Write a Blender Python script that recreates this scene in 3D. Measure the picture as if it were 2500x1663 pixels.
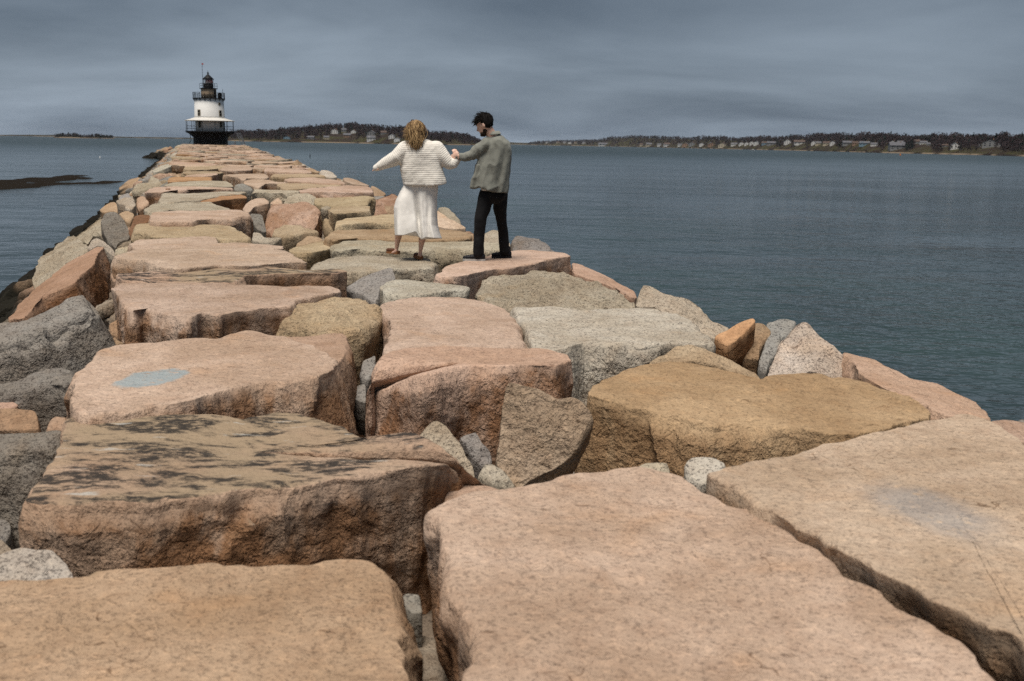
import bpy, bmesh, math, random
import numpy as np
from mathutils import Vector, Matrix, Euler

# ------------------------------------------------------------------ camera, world, sun, exposure
SC = bpy.context.scene
COL = SC.collection
for o in list(bpy.data.objects):
    bpy.data.objects.remove(o)
FPX, PITCH, ROLL, EYE = 2431.0, math.radians(11.17), math.radians(1.0), 1.43
cam = bpy.data.cameras.new('camera')
camo = bpy.data.objects.new('camera', cam)
COL.objects.link(camo)
cam.sensor_width = 36.0
cam.lens = 36.0 * FPX / 2500.0
cam.clip_start, cam.clip_end = 0.05, 60000
camo.matrix_world = Matrix.Translation((0, 0, EYE)) @ Matrix.Rotation(math.pi / 2 - PITCH, 4, 'X') @ Matrix.Rotation(ROLL, 4, 'Z')
cam.dof.use_dof = True
cam.dof.focus_distance = 12.0
cam.dof.aperture_fstop = 3.5
SC.camera = camo

SUN_EL, SUN_AZ = math.radians(71), math.radians(-158)     # azimuth clockwise from +Y (ahead of the camera)
world = bpy.data.worlds.new('World')
SC.world = world
world.use_nodes = True
wn, wl = world.node_tree.nodes, world.node_tree.links
wn.clear()
w_out = wn.new('ShaderNodeOutputWorld')
w_bg = wn.new('ShaderNodeBackground')
w_sky = wn.new('ShaderNodeTexSky')
w_sky.sky_type = 'NISHITA'
w_sky.sun_disc = False
w_sky.sun_elevation = SUN_EL
w_sky.sun_rotation = SUN_AZ
w_sky.dust_density = 2.0
w_tc = wn.new('ShaderNodeTexCoord')
w_sep = wn.new('ShaderNodeSeparateXYZ')
wl.new(w_tc.outputs['Generated'], w_sep.inputs[0])
def wmath(op, a, b=None):
    n = wn.new('ShaderNodeMath'); n.operation = op
    for i, v in enumerate((a, b)):
        if v is None: continue
        if isinstance(v, (int, float)): n.inputs[i].default_value = v
        else: wl.new(v, n.inputs[i])
    return n.outputs[0]
zz = wmath('ADD', wmath('MAXIMUM', w_sep.outputs[2], 0.0), 0.16)
cx = wmath('DIVIDE', w_sep.outputs[0], zz)
cy = wmath('DIVIDE', w_sep.outputs[1], zz)
w_comb = wn.new('ShaderNodeCombineXYZ')
wl.new(cx, w_comb.inputs[0]); wl.new(cy, w_comb.inputs[1])
w_map = wn.new('ShaderNodeMapping')
w_map.inputs['Scale'].default_value = (0.50, 0.62, 1)
w_map.inputs['Rotation'].default_value = (0, 0, math.radians(-8))
w_map.inputs['Location'].default_value = (3.35, 1.2, 0)
wl.new(w_comb.outputs[0], w_map.inputs[0])
w_n1 = wn.new('ShaderNodeTexNoise')
w_n1.inputs['Scale'].default_value = 1.1
w_n1.inputs['Detail'].default_value = 6
w_n1.inputs['Roughness'].default_value = 0.52
w_n1.inputs['Distortion'].default_value = 0.35
wl.new(w_map.outputs[0], w_n1.inputs['Vector'])
w_rmp = wn.new('ShaderNodeValToRGB')
w_rmp.color_ramp.elements[0].position = 0.34
w_rmp.color_ramp.elements[0].color = (0.032, 0.042, 0.056, 1)
w_rmp.color_ramp.elements[1].position = 0.66
w_rmp.color_ramp.elements[1].color = (0.079, 0.096, 0.117, 1)
wl.new(w_n1.outputs['Fac'], w_rmp.inputs[0])
w_sc = wn.new('ShaderNodeMix'); w_sc.data_type = 'RGBA'; w_sc.blend_type = 'MULTIPLY'
w_sc.inputs['Factor'].default_value = 1.0
w_sc.inputs[7].default_value = (0.05, 0.05, 0.05, 1)
wl.new(w_sky.outputs[0], w_sc.inputs[6])
w_mix = wn.new('ShaderNodeMix'); w_mix.data_type = 'RGBA'
w_mix.inputs['Factor'].default_value = 0.94
wl.new(w_sc.outputs[2], w_mix.inputs[6])
# paler and more neutral low down, heavier cloud higher up
w_gr = wn.new('ShaderNodeMapRange'); w_gr.inputs[1].default_value = 0.0; w_gr.inputs[2].default_value = 0.17
w_gr.inputs[3].default_value = 1.22; w_gr.inputs[4].default_value = 0.80
wl.new(w_sep.outputs[2], w_gr.inputs[0])
w_gm = wn.new('ShaderNodeVectorMath'); w_gm.operation = 'SCALE'
wl.new(w_rmp.outputs[0], w_gm.inputs[0]); wl.new(w_gr.outputs[0], w_gm.inputs['Scale'])
wl.new(w_gm.outputs[0], w_mix.inputs[7])
wl.new(w_mix.outputs[2], w_bg.inputs['Color'])
w_bg.inputs['Strength'].default_value = 1.0
wl.new(w_bg.outputs[0], w_out.inputs[0])

sun = bpy.data.lights.new('sun', 'SUN')
suno = bpy.data.objects.new('sun', sun)
COL.objects.link(suno)
sun.energy = 1.5
sun.angle = math.radians(28)
sun.color = (1.0, 0.93, 0.84)
sd = Vector((math.sin(SUN_AZ) * math.cos(SUN_EL), math.cos(SUN_AZ) * math.cos(SUN_EL), math.sin(SUN_EL)))
suno.rotation_euler = sd.to_track_quat('Z', 'Y').to_euler()
suno.location = (0, 0, 60)

vs = SC.view_settings
vs.view_transform = 'Standard'; vs.look = 'None'; vs.gamma = 1.0
vs.use_curve_mapping = False
vs.exposure = 1.66
SC.cycles.max_bounces = 4
SC.cycles.diffuse_bounces = 2
SC.cycles.glossy_bounces = 2
SC.cycles.volume_bounces = 0
SC.cycles.use_denoising = False

# ------------------------------------------------------------------ helpers
rng = np.random.default_rng(7)
random.seed(7)
RC = np.array(camo.matrix_world.to_3x3())
CAM = np.array([0, 0, EYE])
def ray(u, v):
    return RC @ np.array([(u - 1250) / FPX, -(v - 831.5) / FPX, -1.0])
def unp(u, v, h=0.0):
    d = ray(u, v); return CAM + d * (h - EYE) / d[2]
def unp_plane(u, v, p0, n):
    d = ray(u, v); return CAM + d * (np.dot(p0 - CAM, n) / np.dot(d, n))
def unp_y(u, v, y):
    d = ray(u, v); return CAM + d * (y / d[1])

def _hash(ix, iy, iz, seed):
    n = (ix.astype(np.uint32) * np.uint32(374761393) + iy.astype(np.uint32) * np.uint32(668265263)
         + iz.astype(np.uint32) * np.uint32(2246822519) + np.uint32((seed * 3266489917) & 0xffffffff))
    n = (n ^ (n >> np.uint32(13))) * np.uint32(1274126177)
    n = (n ^ (n >> np.uint32(16))) * np.uint32(2654435761)
    n = n ^ (n >> np.uint32(15))
    return n.astype(np.float64) / 4294967295.0
def vnoise(P, seed=0):
    F = np.floor(P); f = P - F
    f = f * f * f * (f * (f * 6 - 15) + 10)
    I = F.astype(np.int64)
    r = 0
    for dx in (0, 1):
        wx = f[:, 0] if dx else 1 - f[:, 0]
        for dy in (0, 1):
            wy = f[:, 1] if dy else 1 - f[:, 1]
            for dz in (0, 1):
                wz = f[:, 2] if dz else 1 - f[:, 2]
                r = r + wx * wy * wz * _hash(I[:, 0] + dx, I[:, 1] + dy, I[:, 2] + dz, seed)
    return r * 2 - 1
def fbm(P, scale, octs=3, seed=0):
    r = 0; a = 1.0; s = 0
    for o in range(octs):
        r = r + a * vnoise(P * (2.03 ** o / scale) + 17.3 * o, seed + o); s += a; a *= 0.5
    return r / s

def mesh_obj(name, V, F, mat=None, parent=None, loc=None, smooth=True, attrs=None):
    """one mesh object; V world coordinates (or local to parent if loc is None and parent is given)"""
    V = np.asarray(V, float)
    me = bpy.data.meshes.new(name)
    if loc is not None:
        V = V - np.asarray(loc)
    if isinstance(F, np.ndarray):
        k = F.shape[1]
        me.vertices.add(len(V)); me.vertices.foreach_set('co', V.astype(np.float32).ravel())
        me.loops.add(F.size); me.loops.foreach_set('vertex_index', F.astype(np.int32).ravel())
        me.polygons.add(len(F)); me.polygons.foreach_set('loop_start', np.arange(0, F.size, k, dtype=np.int32))
        me.update(calc_edges=True); me.validate()
    else:
        me.from_pydata(V.tolist(), [], F)
    me.polygons.foreach_set('use_smooth', np.full(len(me.polygons), smooth))
    for k, a in (attrs or {}).items():
        at = me.attributes.new(k, 'FLOAT', 'POINT')
        at.data.foreach_set('value', np.asarray(a, np.float32))
    if mat: me.materials.append(mat)
    ob = bpy.data.objects.new(name, me)
    COL.objects.link(ob)
    if loc is not None: ob.location = loc
    if parent is not None: ob.parent = parent
    return ob
def empty(name, loc, rz=0.0, parent=None):
    o = bpy.data.objects.new(name, None); COL.objects.link(o)
    o.location = loc; o.rotation_euler = (0, 0, rz); o.empty_display_size = 0.2
    if parent: o.parent = parent
    return o
def tag(o, label=None, cat=None, group=None, kind=None):
    if label: o['label'] = label
    if cat: o['category'] = cat
    if group: o['group'] = group
    if kind: o['kind'] = kind
    return o

class MB:
    """collects simple solids into one mesh"""
    def __init__(s): s.V = []; s.F = []
    def add(s, V, F):
        b = len(s.V); s.V += [tuple(map(float, v)) for v in V]; s.F += [tuple(i + b for i in f) for f in F]; return s
    def box(s, c, d, rz=0.0):
        c = np.array(c, float); x, y, z = np.array(d, float) / 2
        ca, sa = math.cos(rz), math.sin(rz)
        V = [(c[0] + a * x * ca - b * y * sa, c[1] + a * x * sa + b * y * ca, c[2] + e * z) for e in (-1, 1) for a, b in ((-1, -1), (1, -1), (1, 1), (-1, 1))]
        return s.add(V, [(3, 2, 1, 0), (4, 5, 6, 7), (0, 1, 5, 4), (1, 2, 6, 5), (2, 3, 7, 6), (3, 0, 4, 7)])
    def lathe(s, prof, n=32, c=(0, 0), a0=0.0):
        V = []; F = []
        for r, z in prof:
            for i in range(n):
                a = a0 + 2 * math.pi * i / n
                V.append((c[0] + r * math.cos(a), c[1] + r * math.sin(a), z))
        m = len(prof)
        for j in range(m - 1):
            for i in range(n):
                k = (i + 1) % n
                F.append((j * n + i, j * n + k, (j + 1) * n + k, (j + 1) * n + i))
        F.append(tuple(reversed(range(n)))); F.append(tuple((m - 1) * n + i for i in range(n)))
        return s.add(V, F)
    def tube(s, pts, r, n=8):
        pts = [np.array(p, float) for p in pts]
        rs = r if hasattr(r, '__len__') else [r] * len(pts)
        V = []; F = []
        up = None
        for i, p in enumerate(pts):
            t = pts[min(i + 1, len(pts) - 1)] - pts[max(i - 1, 0)]; t = t / (np.linalg.norm(t) + 1e-9)
            if up is None or abs(np.dot(up, t)) > 0.95:
                up = np.array([0, 0, 1.0]) if abs(t[2]) < 0.9 else np.array([0, 1.0, 0])
            a = np.cross(up, t); a /= np.linalg.norm(a); b = np.cross(t, a); up = b
            for k in range(n):
                an = 2 * math.pi * k / n
                V.append(p + rs[i] * (math.cos(an) * a + math.sin(an) * b))
        for i in range(len(pts) - 1):
            for k in range(n):
                q = (k + 1) % n
                F.append((i * n + k, i * n + q, (i + 1) * n + q, (i + 1) * n + k))
        F.append(tuple(reversed(range(n)))); F.append(tuple((len(pts) - 1) * n + k for k in range(n)))
        return s.add(V, F)
    def ball(s, c, r, n=12, m=8, R=None):
        r = np.array(r if hasattr(r, '__len__') else (r, r, r), float)
        V = []; F = []
        for j in range(m + 1):
            th = math.pi * j / m
            for i in range(n):
                a = 2 * math.pi * i / n
                p = np.array([math.sin(th) * math.cos(a), math.sin(th) * math.sin(a), math.cos(th)]) * r
                if R is not None: p = np.array(R) @ p
                V.append(np.array(c) + p)
        for j in range(m):
            for i in range(n):
                k = (i + 1) % n
                F.append((j * n + i, (j + 1) * n + i, (j + 1) * n + k, j * n + k))
        return s.add(V, F)
    def build(s, name, mat, parent=None, smooth=False, loc=None):
        return mesh_obj(name, np.array(s.V), s.F, mat, parent, loc, smooth)

# ------------------------------------------------------------------ materials
class NT:
    def __init__(s, name):
        s.m = bpy.data.materials.new(name); s.m.use_nodes = True
        s.t = s.m.node_tree; s.n = s.t.nodes; s.l = s.t.links
        s.bsdf = s.n['Principled BSDF']
    def new(s, t, **k):
        n = s.n.new('ShaderNode' + t)
        for a, b in k.items(): setattr(n, a, b)
        return n
    def link(s, a, b): s.l.new(a, b)
    def val(s, sock, v):
        if isinstance(v, bpy.types.NodeSocket): s.l.new(v, sock)
        else: sock.default_value = v
    def math(s, op, a, b=0.0, clamp=False):
        n = s.new('Math', operation=op, use_clamp=clamp); s.val(n.inputs[0], a); s.val(n.inputs[1], b); return n.outputs[0]
    def mix(s, f, a, b, mode='MIX'):
        n = s.new('Mix', data_type='RGBA', blend_type=mode)
        s.val(n.inputs[0], f)
        for i, v in ((6, a), (7, b)):
            if isinstance(v, tuple) and len(v) == 3: v = v + (1,)
            s.val(n.inputs[i], v)
        return n.outputs[2]
    def noise(s, vec, scale, detail=3, rough=0.5, dist=0.0):
        n = s.new('TexNoise'); s.val(n.inputs['Vector'], vec)
        n.inputs['Scale'].default_value = scale; n.inputs['Detail'].default_value = detail
        n.inputs['Roughness'].default_value = rough; n.inputs['Distortion'].default_value = dist
        return n.outputs['Fac']
    def ramp(s, x, a, b):
        n = s.new('MapRange', interpolation_type='SMOOTHSTEP'); s.val(n.inputs[0], x)
        s.val(n.inputs[1], a); s.val(n.inputs[2], b); return n.outputs[0]
    def mapping(s, vec, scale=(1, 1, 1), rot=(0, 0, 0), loc=(0, 0, 0)):
        n = s.new('Mapping'); s.val(n.inputs[0], vec)
        n.inputs['Scale'].default_value = scale; n.inputs['Rotation'].default_value = rot; n.inputs['Location'].default_value = loc
        return n.outputs[0]
    def bump(s, h, dist, strength=1.0, normal=None):
        n = s.new('Bump'); s.val(n.inputs['Height'], h); n.inputs['Distance'].default_value = dist
        n.inputs['Strength'].default_value = strength
        if normal is not None: s.link(normal, n.inputs['Normal'])
        return n.outputs[0]
    def base(s, c): s.val(s.bsdf.inputs['Base Color'], c if not isinstance(c, tuple) else c + (1,))
    def rough(s, v): s.val(s.bsdf.inputs['Roughness'], v)
    def normal(s, v): s.link(v, s.bsdf.inputs['Normal'])
def simple(name, col, rough=0.7, var=0.12, scale=6.0, bump=0.0, bscale=60.0, metallic=0.0):
    t = NT(name); tc = t.new('TexCoord').outputs['Object']
    f = t.noise(tc, scale, 4, 0.6)
    d = tuple(c * (1 - var * 2) for c in col); e = tuple(min(1, c * (1 + var)) for c in col)
    t.base(t.mix(f, d, e)); t.rough(rough); t.bsdf.inputs['Specular IOR Level'].default_value = 0.15; t.bsdf.inputs['Metallic'].default_value = metallic
    if bump: t.normal(t.bump(t.noise(tc, bscale, 3), bump))
    return t.m

def granite(name, streaks=False, patch=None, patch_col=(0.25, 0.32, 0.345), patch_hard=0.10):
    t = NT(name)
    tc = t.new('TexCoord').outputs['Object']
    oi = t.new('ObjectInfo')
    geo = t.new('NewGeometry')
    off = t.new('VectorMath', operation='ADD'); t.link(tc, off.inputs[0])
    sc = t.new('VectorMath', operation='SCALE'); sc.inputs[0].default_value = (37, 61, 23); t.link(oi.outputs['Random'], sc.inputs['Scale'])
    t.link(sc.outputs[0], off.inputs[1])
    p = off.outputs[0]
    tint = oi.outputs['Color']; spk = oi.outputs['Alpha']
    big = t.noise(p, 1.3, 3, 0.6, 0.4)
    mid = t.noise(p, 8.0, 4, 0.7, 0.3)
    # broad tonal drift: paler and rustier areas
    c = t.mix(t.ramp(big, 0.30, 0.72), t.mix(1.0, tint, (0.80, 0.74, 0.68), 'MULTIPLY'), t.mix(1.0, tint, (1.08, 1.06, 1.05), 'MULTIPLY'))
    rust = t.ramp(t.noise(p, 2.1, 2, 0.6, 0.6), 0.55, 0.80)
    c = t.mix(t.math('MULTIPLY', rust, 0.38), c, t.mix(1.0, tint, (1.02, 0.78, 0.55), 'MULTIPLY'))
    c = t.mix(t.ramp(mid, 0.40, 0.78), c, t.mix(1.0, c, (0.84, 0.80, 0.78), 'MULTIPLY'))
    # crystals: feldspar, quartz, mica
    s1 = t.noise(p, 22, 3, 0.8); s2 = t.noise(p, 50, 2, 0.8)
    c = t.mix(t.math('MULTIPLY', t.ramp(s1, 0.52, 0.64), 0.55), c, t.mix(1.0, c, (1.34, 1.31, 1.27), 'MULTIPLY'))
    dark = t.math('ADD', t.ramp(s2, 0.54, 0.62), t.math('SUBTRACT', 0.9, t.ramp(s1, 0.30, 0.42)), True)
    c = t.mix(t.math('MULTIPLY', dark, spk), c, t.mix(1.0, c, (0.22, 0.215, 0.23), 'MULTIPLY'))
    # iron-stained split faces, in patches
    sa = t.new('Attribute', attribute_name='side').outputs['Fac']
    ps = t.mapping(p, (1, 1, 0.6))
    st = t.ramp(t.noise(ps, 2.6, 4, 0.68, 0.5), 0.40, 0.57)
    iron = t.new('Attribute', attribute_name='iron').outputs['Fac']
    c = t.mix(t.math('MULTIPLY', t.math('MULTIPLY', sa, st), iron), c, t.mix(0.35, t.mix(1.0, tint, (0.66, 0.46, 0.31), 'MULTIPLY'), (0.17, 0.085, 0.038)))
    # fine dark fracture lines
    wv = t.new('VectorMath', operation='ADD'); t.link(t.mapping(p, (1.0, 2.1, 2.0)), wv.inputs[0])
    nz = t.new('TexNoise'); t.link(p, nz.inputs['Vector']); nz.inputs['Scale'].default_value = 3.5; nz.inputs['Detail'].default_value = 2
    ns = t.new('VectorMath', operation='SCALE'); t.link(nz.outputs['Color'], ns.inputs[0]); ns.inputs['Scale'].default_value = 0.9
    t.link(ns.outputs[0], wv.inputs[1])
    vo = t.new('TexVoronoi', feature='DISTANCE_TO_EDGE'); t.link(wv.outputs[0], vo.inputs['Vector']); vo.inputs['Scale'].default_value = 2.4
    crk = t.math('SUBTRACT', 1.0, t.ramp(vo.outputs['Distance'], 0.0, 0.014))
    crk = t.math('MULTIPLY', crk, t.ramp(t.noise(p, 2.3, 1), 0.58, 0.68))
    c = t.mix(t.math('MULTIPLY', crk, 0.75), c, t.mix(1.0, c, (0.30, 0.24, 0.20), 'MULTIPLY'))
    dsh = t.ramp(t.noise(t.mapping(p, (7, 19, 12), (0, 0, 0.5)), 1.0, 3, 0.6, 0.3), 0.66, 0.72)
    c = t.mix(t.math('MULTIPLY', dsh, 0.65), c, t.mix(1.0, c, (0.36, 0.31, 0.28), 'MULTIPLY'))
    if streaks:   # black lichen streaks along the grain of the slab
        pm = t.mapping(geo.outputs['Position'], (1.3, 3.4, 2.0), (0, 0, math.radians(-7)))
        a = t.noise(pm, 1.9, 6, 0.72, 0.4)
        nz_ = t.new('SeparateXYZ'); t.link(geo.outputs['True Normal'], nz_.inputs[0])
        z = t.ramp(nz_.outputs[2], 0.62, 0.86)
        c = t.mix(t.math('MULTIPLY', z, t.ramp(t.noise(p, 1.1, 4), 0.36, 0.60)), c, (0.30, 0.225, 0.150))
        lm = t.math('MULTIPLY', t.ramp(a, 0.46, 0.56), t.ramp(t.noise(t.mapping(p, (0.6, 1.3, 1)), 24, 4, 0.75), 0.36, 0.52))
        c = t.mix(t.math('MULTIPLY', lm, t.math('MULTIPLY', z, 0.95)), c, (0.030, 0.027, 0.025))
        b = t.noise(t.mapping(geo.outputs['Position'], (2.2, 11.0, 2.0), (0, 0, math.radians(-7)), (3, 1, 0)), 1.5, 5, 0.65)
        c = t.mix(t.math('MULTIPLY', t.ramp(b, 0.62, 0.68), t.math('MULTIPLY', z, 0.7)), c, (0.42, 0.41, 0.38))
    if patch:     # a blot of pale blue paint spilt on the stone
        cxy, ax, ay, rot = patch
        pm = t.new('VectorMath', operation='SUBTRACT'); t.link(geo.outputs['Position'], pm.inputs[0]); pm.inputs[1].default_value = (cxy[0], cxy[1], 0)
        pr = t.mapping(pm.outputs[0], (1, 1, 0), (0, 0, rot))
        pe = t.mapping(pr, (1 / ax, 1 / ay, 0))
        ln = t.new('VectorMath', operation='LENGTH'); t.link(pe, ln.inputs[0])
        d = t.math('ADD', ln.outputs['Value'], t.math('MULTIPLY', t.math('SUBTRACT', t.noise(geo.outputs['Position'], 5.0, 5, 0.6), 0.5), 1.3))
        m = t.math('SUBTRACT', 1.0, t.ramp(d, 1.0 - patch_hard, 1.0 + patch_hard))
        m = t.math('MULTIPLY', m, t.math('SUBTRACT', 1.0, t.math('MULTIPLY', crk, 0.5)))
        m = t.math('MULTIPLY', m, t.math('MULTIPLY', t.ramp(t.noise(p, 16, 4, 0.7), 0.30, 0.46), 0.85 if patch_hard < 0.2 else 0.5))
        c = t.mix(m, c, t.mix(0.10, patch_col, c))
    # tide zone: below the weed line the stone is coated with dark wrack
    sp = t.new('SeparateXYZ'); t.link(geo.outputs['Position'], sp.inputs[0])
    wz = t.math('ADD', sp.outputs[2], t.math('MULTIPLY', t.math('SUBTRACT', t.noise(geo.outputs['Position'], 0.9, 2, 0.6), 0.5), 1.2))
    weed = t.math('SUBTRACT', 1.0, t.ramp(wz, -1.95, -1.45))
    c = t.mix(weed, c, t.mix(s1, (0.006, 0.006, 0.005), (0.028, 0.024, 0.016)))
    t.base(c)
    t.rough(0.86); t.bsdf.inputs['Specular IOR Level'].default_value = 0.08
    h = t.noise(p, 22, 4, 0.75)
    sidek = t.math('ADD', 0.42, t.math('MULTIPLY', sa, 0.55))
    n1 = t.bump(t.math('MULTIPLY', h, sidek), 0.045, 1.0)
    n2 = t.bump(t.math('MULTIPLY', t.noise(p, 6.5, 4, 0.66, 0.4), sidek), 0.085, 0.85, n1)
    lay = t.math('SNAP', t.noise(t.mapping(p, (1, 1, 0.5)), 2.3, 4, 0.55, 0.2), 0.085)
    n3 = t.bump(lay, 0.10, 0.7, n2)
    t.normal(n3)
    return t.m

M = {}
M['granite'] = granite('granite')
M['granite_streaked'] = granite('granite_streaked', streaks=True)

# ------------------------------------------------------------------ breakwater stones
WATER = -3.2
AX = np.array([-0.2894, 0.9572]); PX = np.array([0.9572, 0.2894])   # along and across the breakwater
def xl(y): return -2.75 - 0.326 * (y - 6.1)
def xr(y): return float(np.interp(y, [-6, 5.36, 9, 13.3, 18.1, 28.8, 47, 105.7, 240], [5.2, 2.33, 1.4, 0.7, -0.9, -3.9, -8.7, -25.5, -64.0]))
SLOPE = 0.68
def surf(x, y):
    if x < xl(y): return -SLOPE * 0.95 * (xl(y) - x)
    if x > xr(y): return -SLOPE * 0.95 * (x - xr(y))
    return 0.0
def hit_surf(u, v, lift=0.0):
    d = ray(u, v); d = d / d[1]; y = 1.0
    while y < 260:
        p = CAM + d * y
        if p[2] <= surf(p[0], p[1]) + lift: return p
        y *= 1.004
    return CAM + d * 40

def resample(E, n):
    Q = np.vstack([E, E[:1]])
    L = np.concatenate([[0], np.cumsum(np.linalg.norm(np.diff(Q, axis=0), axis=1))])
    s = np.linspace(0, L[-1], n, endpoint=False)
    return np.stack([np.interp(s, L, Q[:, k]) for k in range(3)], 1), L[-1]

def rock_mesh(E, n, thick, bev, seed, NTH, ntop, nside, side_r=0.04, top_r=0.012, flare=0.0, jag=1.0, down=None, facet=0.0):
    """E: outline of the upper face (3D); n: its normal. Returns V, F, side weight"""
    n = n / np.linalg.norm(n)
    E = np.asarray(E, float)
    c0 = E.mean(0)
    if np.dot(np.cross(E - c0, np.roll(E, -1, 0) - c0).sum(0), n) < 0: E = E[::-1]
    P, per = resample(E, NTH)
    c = P.mean(0)
    rad = np.linalg.norm(P - c, axis=1); size = rad.mean()
    for _ in range(1 if NTH < 60 else 2):
        P = 0.5 * P + 0.25 * (np.roll(P, 1, 0) + np.roll(P, -1, 0))
    O = P - c; O = O - np.outer(O @ n, n); O /= np.linalg.norm(O, axis=1)[:, None] + 1e-9
    sm = P
    for _ in range(3): sm = 0.5 * sm + 0.25 * (np.roll(sm, 1, 0) + np.roll(sm, -1, 0))
    tg = np.roll(sm, -1, 0) - np.roll(sm, 1, 0); EN = np.cross(tg, n); EN /= np.linalg.norm(EN, axis=1)[:, None] + 1e-9
    O = 0.3 * O + 0.7 * EN; O /= np.linalg.norm(O, axis=1)[:, None] + 1e-9
    k = min(1.0, size / 0.7)
    P = P + O * (fbm(P, 0.28, 3, seed) * 0.030 + fbm(P, 0.085, 3, seed + 5) * 0.024)[:, None] * jag * k
    rad = np.linalg.norm(P - c, axis=1)
    b = bev * (0.25 + 2.2 * np.abs(fbm(P, 0.30, 3, seed + 9)))
    b = np.minimum(b, rad * 0.45)
    if down is None: down = -(0.35 * n + 0.65 * np.array([0, 0, 1.0]))
    down = down / np.linalg.norm(down)
    rings = []; wts = []; kinds = []
    rr = 1 - (1 - np.linspace(0, 1, ntop + 1)[1:]) ** 1.35
    for r in rr:
        rings.append(c + (P - c) * ((1 - b / rad) * r)[:, None]); wts.append(0.0); kinds.append(0)
    nl = 4 if NTH > 60 else 2
    for j in range(1, nl + 1):
        a = j / nl * math.pi / 2
        ins = b * (1 - math.sin(a)); dr = b * (1 - math.cos(a))
        rings.append(P - (P - c) * (ins / rad)[:, None] + np.outer(dr, down)); wts.append(0.75 * (j / nl) ** 2); kinds.append(1)
    fl = flare * (0.4 + 1.2 * (fbm(P, 0.8, 2, seed + 3) * 0.5 + 0.5))
    for j in range(1, nside + 1):
        d = b + (thick - b) * (j / nside)
        out = fl * d - 0.25 * np.maximum(0, d - 0.6 * thick) ** 1.0
        rings.append(P + np.outer(d, down) + O * out[:, None]); wts.append(1.0); kinds.append(2)
    nr = len(rings)
    V = np.concatenate(rings + [c[None], (c + down * thick * 1.02)[None]])
    W = np.concatenate([np.full(NTH, w) for w in wts] + [[0.0], [1.0]])
    OO = np.concatenate([O] * nr + [np.zeros((2, 3))])
    K = np.concatenate([np.full(NTH, q) for q in kinds] + [[0], [2]])
    # chipped planes on the split faces, slow swell and flakes on the upper face
    r2 = np.random.default_rng(seed)
    M_ = 12
    ctr = np.concatenate([P[r2.integers(0, NTH, M_)] + np.outer(r2.uniform(0, thick, M_), down)])
    ga = r2.normal(0, 1, M_) * 0.7; gg = r2.normal(0, 1, (M_, 3)) * 1.4
    Vw = V + 0.10 * np.stack([vnoise(V / 0.3 + q, seed + 31 + q) for q in (0, 7, 13)], 1) * k
    D = ((Vw[:, None, :] - ctr[None]) ** 2).sum(2)
    Wc = np.exp(-np.clip((D - D.min(1)[:, None]) / 0.018, 0, 40)); Wc /= Wc.sum(1)[:, None]
    fac = (Wc * (ga[None] + np.einsum('nmk,mk->nm', V[:, None, :] - ctr[None], gg) / max(0.35, size * 0.6))).sum(1)
    disp = side_r * k * (0.9 * np.clip(fac, -1.3, 1.3) + 0.22 * (1 - 2.2 * np.abs(fbm(V, 0.26, 3, seed + 11)))) + 0.010 * fbm(V, 0.07, 2, seed + 15) * k
    dep = np.concatenate([np.zeros(NTH * (ntop + nl)), np.repeat(np.arange(1, nside + 1) / nside * thick, NTH), [0, thick]])
    disp = np.maximum(disp, -0.008 * k - 0.10 * dep * k)
    V = V + OO * (disp * np.clip(W, 0, 1) * np.clip(0.35 + dep / (0.16 * k + 1e-6), 0, 1))[:, None]
    t1 = fbm(V, 0.55, 3, seed + 21)
    st = fbm(V * np.array([1, 1.0, 1]), 0.42, 3, seed + 25) * 3.0
    stp = np.floor(st) + np.clip((st - np.floor(st)) * 6 - 2.5, 0, 1)
    up = top_r * k * (1.2 * t1 + 0.55 * stp + 0.4 * fbm(V, 0.10, 3, seed + 28))
    if facet > 0:
        up = up + 0.035 * k * fbm(V, 0.24, 3, seed + 51) + 0.020 * k * (1 - 2.4 * np.abs(fbm(V, 0.16, 3, seed + 53))) 
        g2 = r2.normal(0, 0.62, (6, 3)); a2 = r2.uniform(0.12, 0.45, 6)
        hh_ = np.min(a2[None] + ((Vw - c) @ g2.T) / size, axis=1)
        up = up + facet * size * 3.2 * np.clip(hh_, -0.7, 1.0)
    V = V + np.outer(up * np.where(K == 0, 1.0, np.where(K == 1, 1 - W * 0.6, 0.15)), n)
    F = []
    idx = np.arange(NTH); nx = np.roll(idx, -1)
    Fs = [np.stack([j * NTH + idx, (j + 1) * NTH + idx, (j + 1) * NTH + nx, j * NTH + nx], 1) for j in range(nr - 1)]
    F = np.concatenate(Fs)
    ct, cb = nr * NTH, nr * NTH + 1
    tri1 = [(ct, int(a), int(b_)) for a, b_ in zip(idx, nx)]
    tri2 = [(cb, int((nr - 1) * NTH + b_), int((nr - 1) * NTH + a)) for a, b_ in zip(idx, nx)]
    Wd = W
    W = np.clip((dep + 0.11 * fbm(V, 0.25, 3, seed + 71) * (dep > 0)) / (0.10 * k + 0.02), 0, 1) * (K == 2) + 0.12 * (K == 1) * Wd
    if facet > 0: W = np.maximum(W, 0.45)
    return V, [tuple(map(int, f)) for f in F] + tri1 + tri2, W

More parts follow.
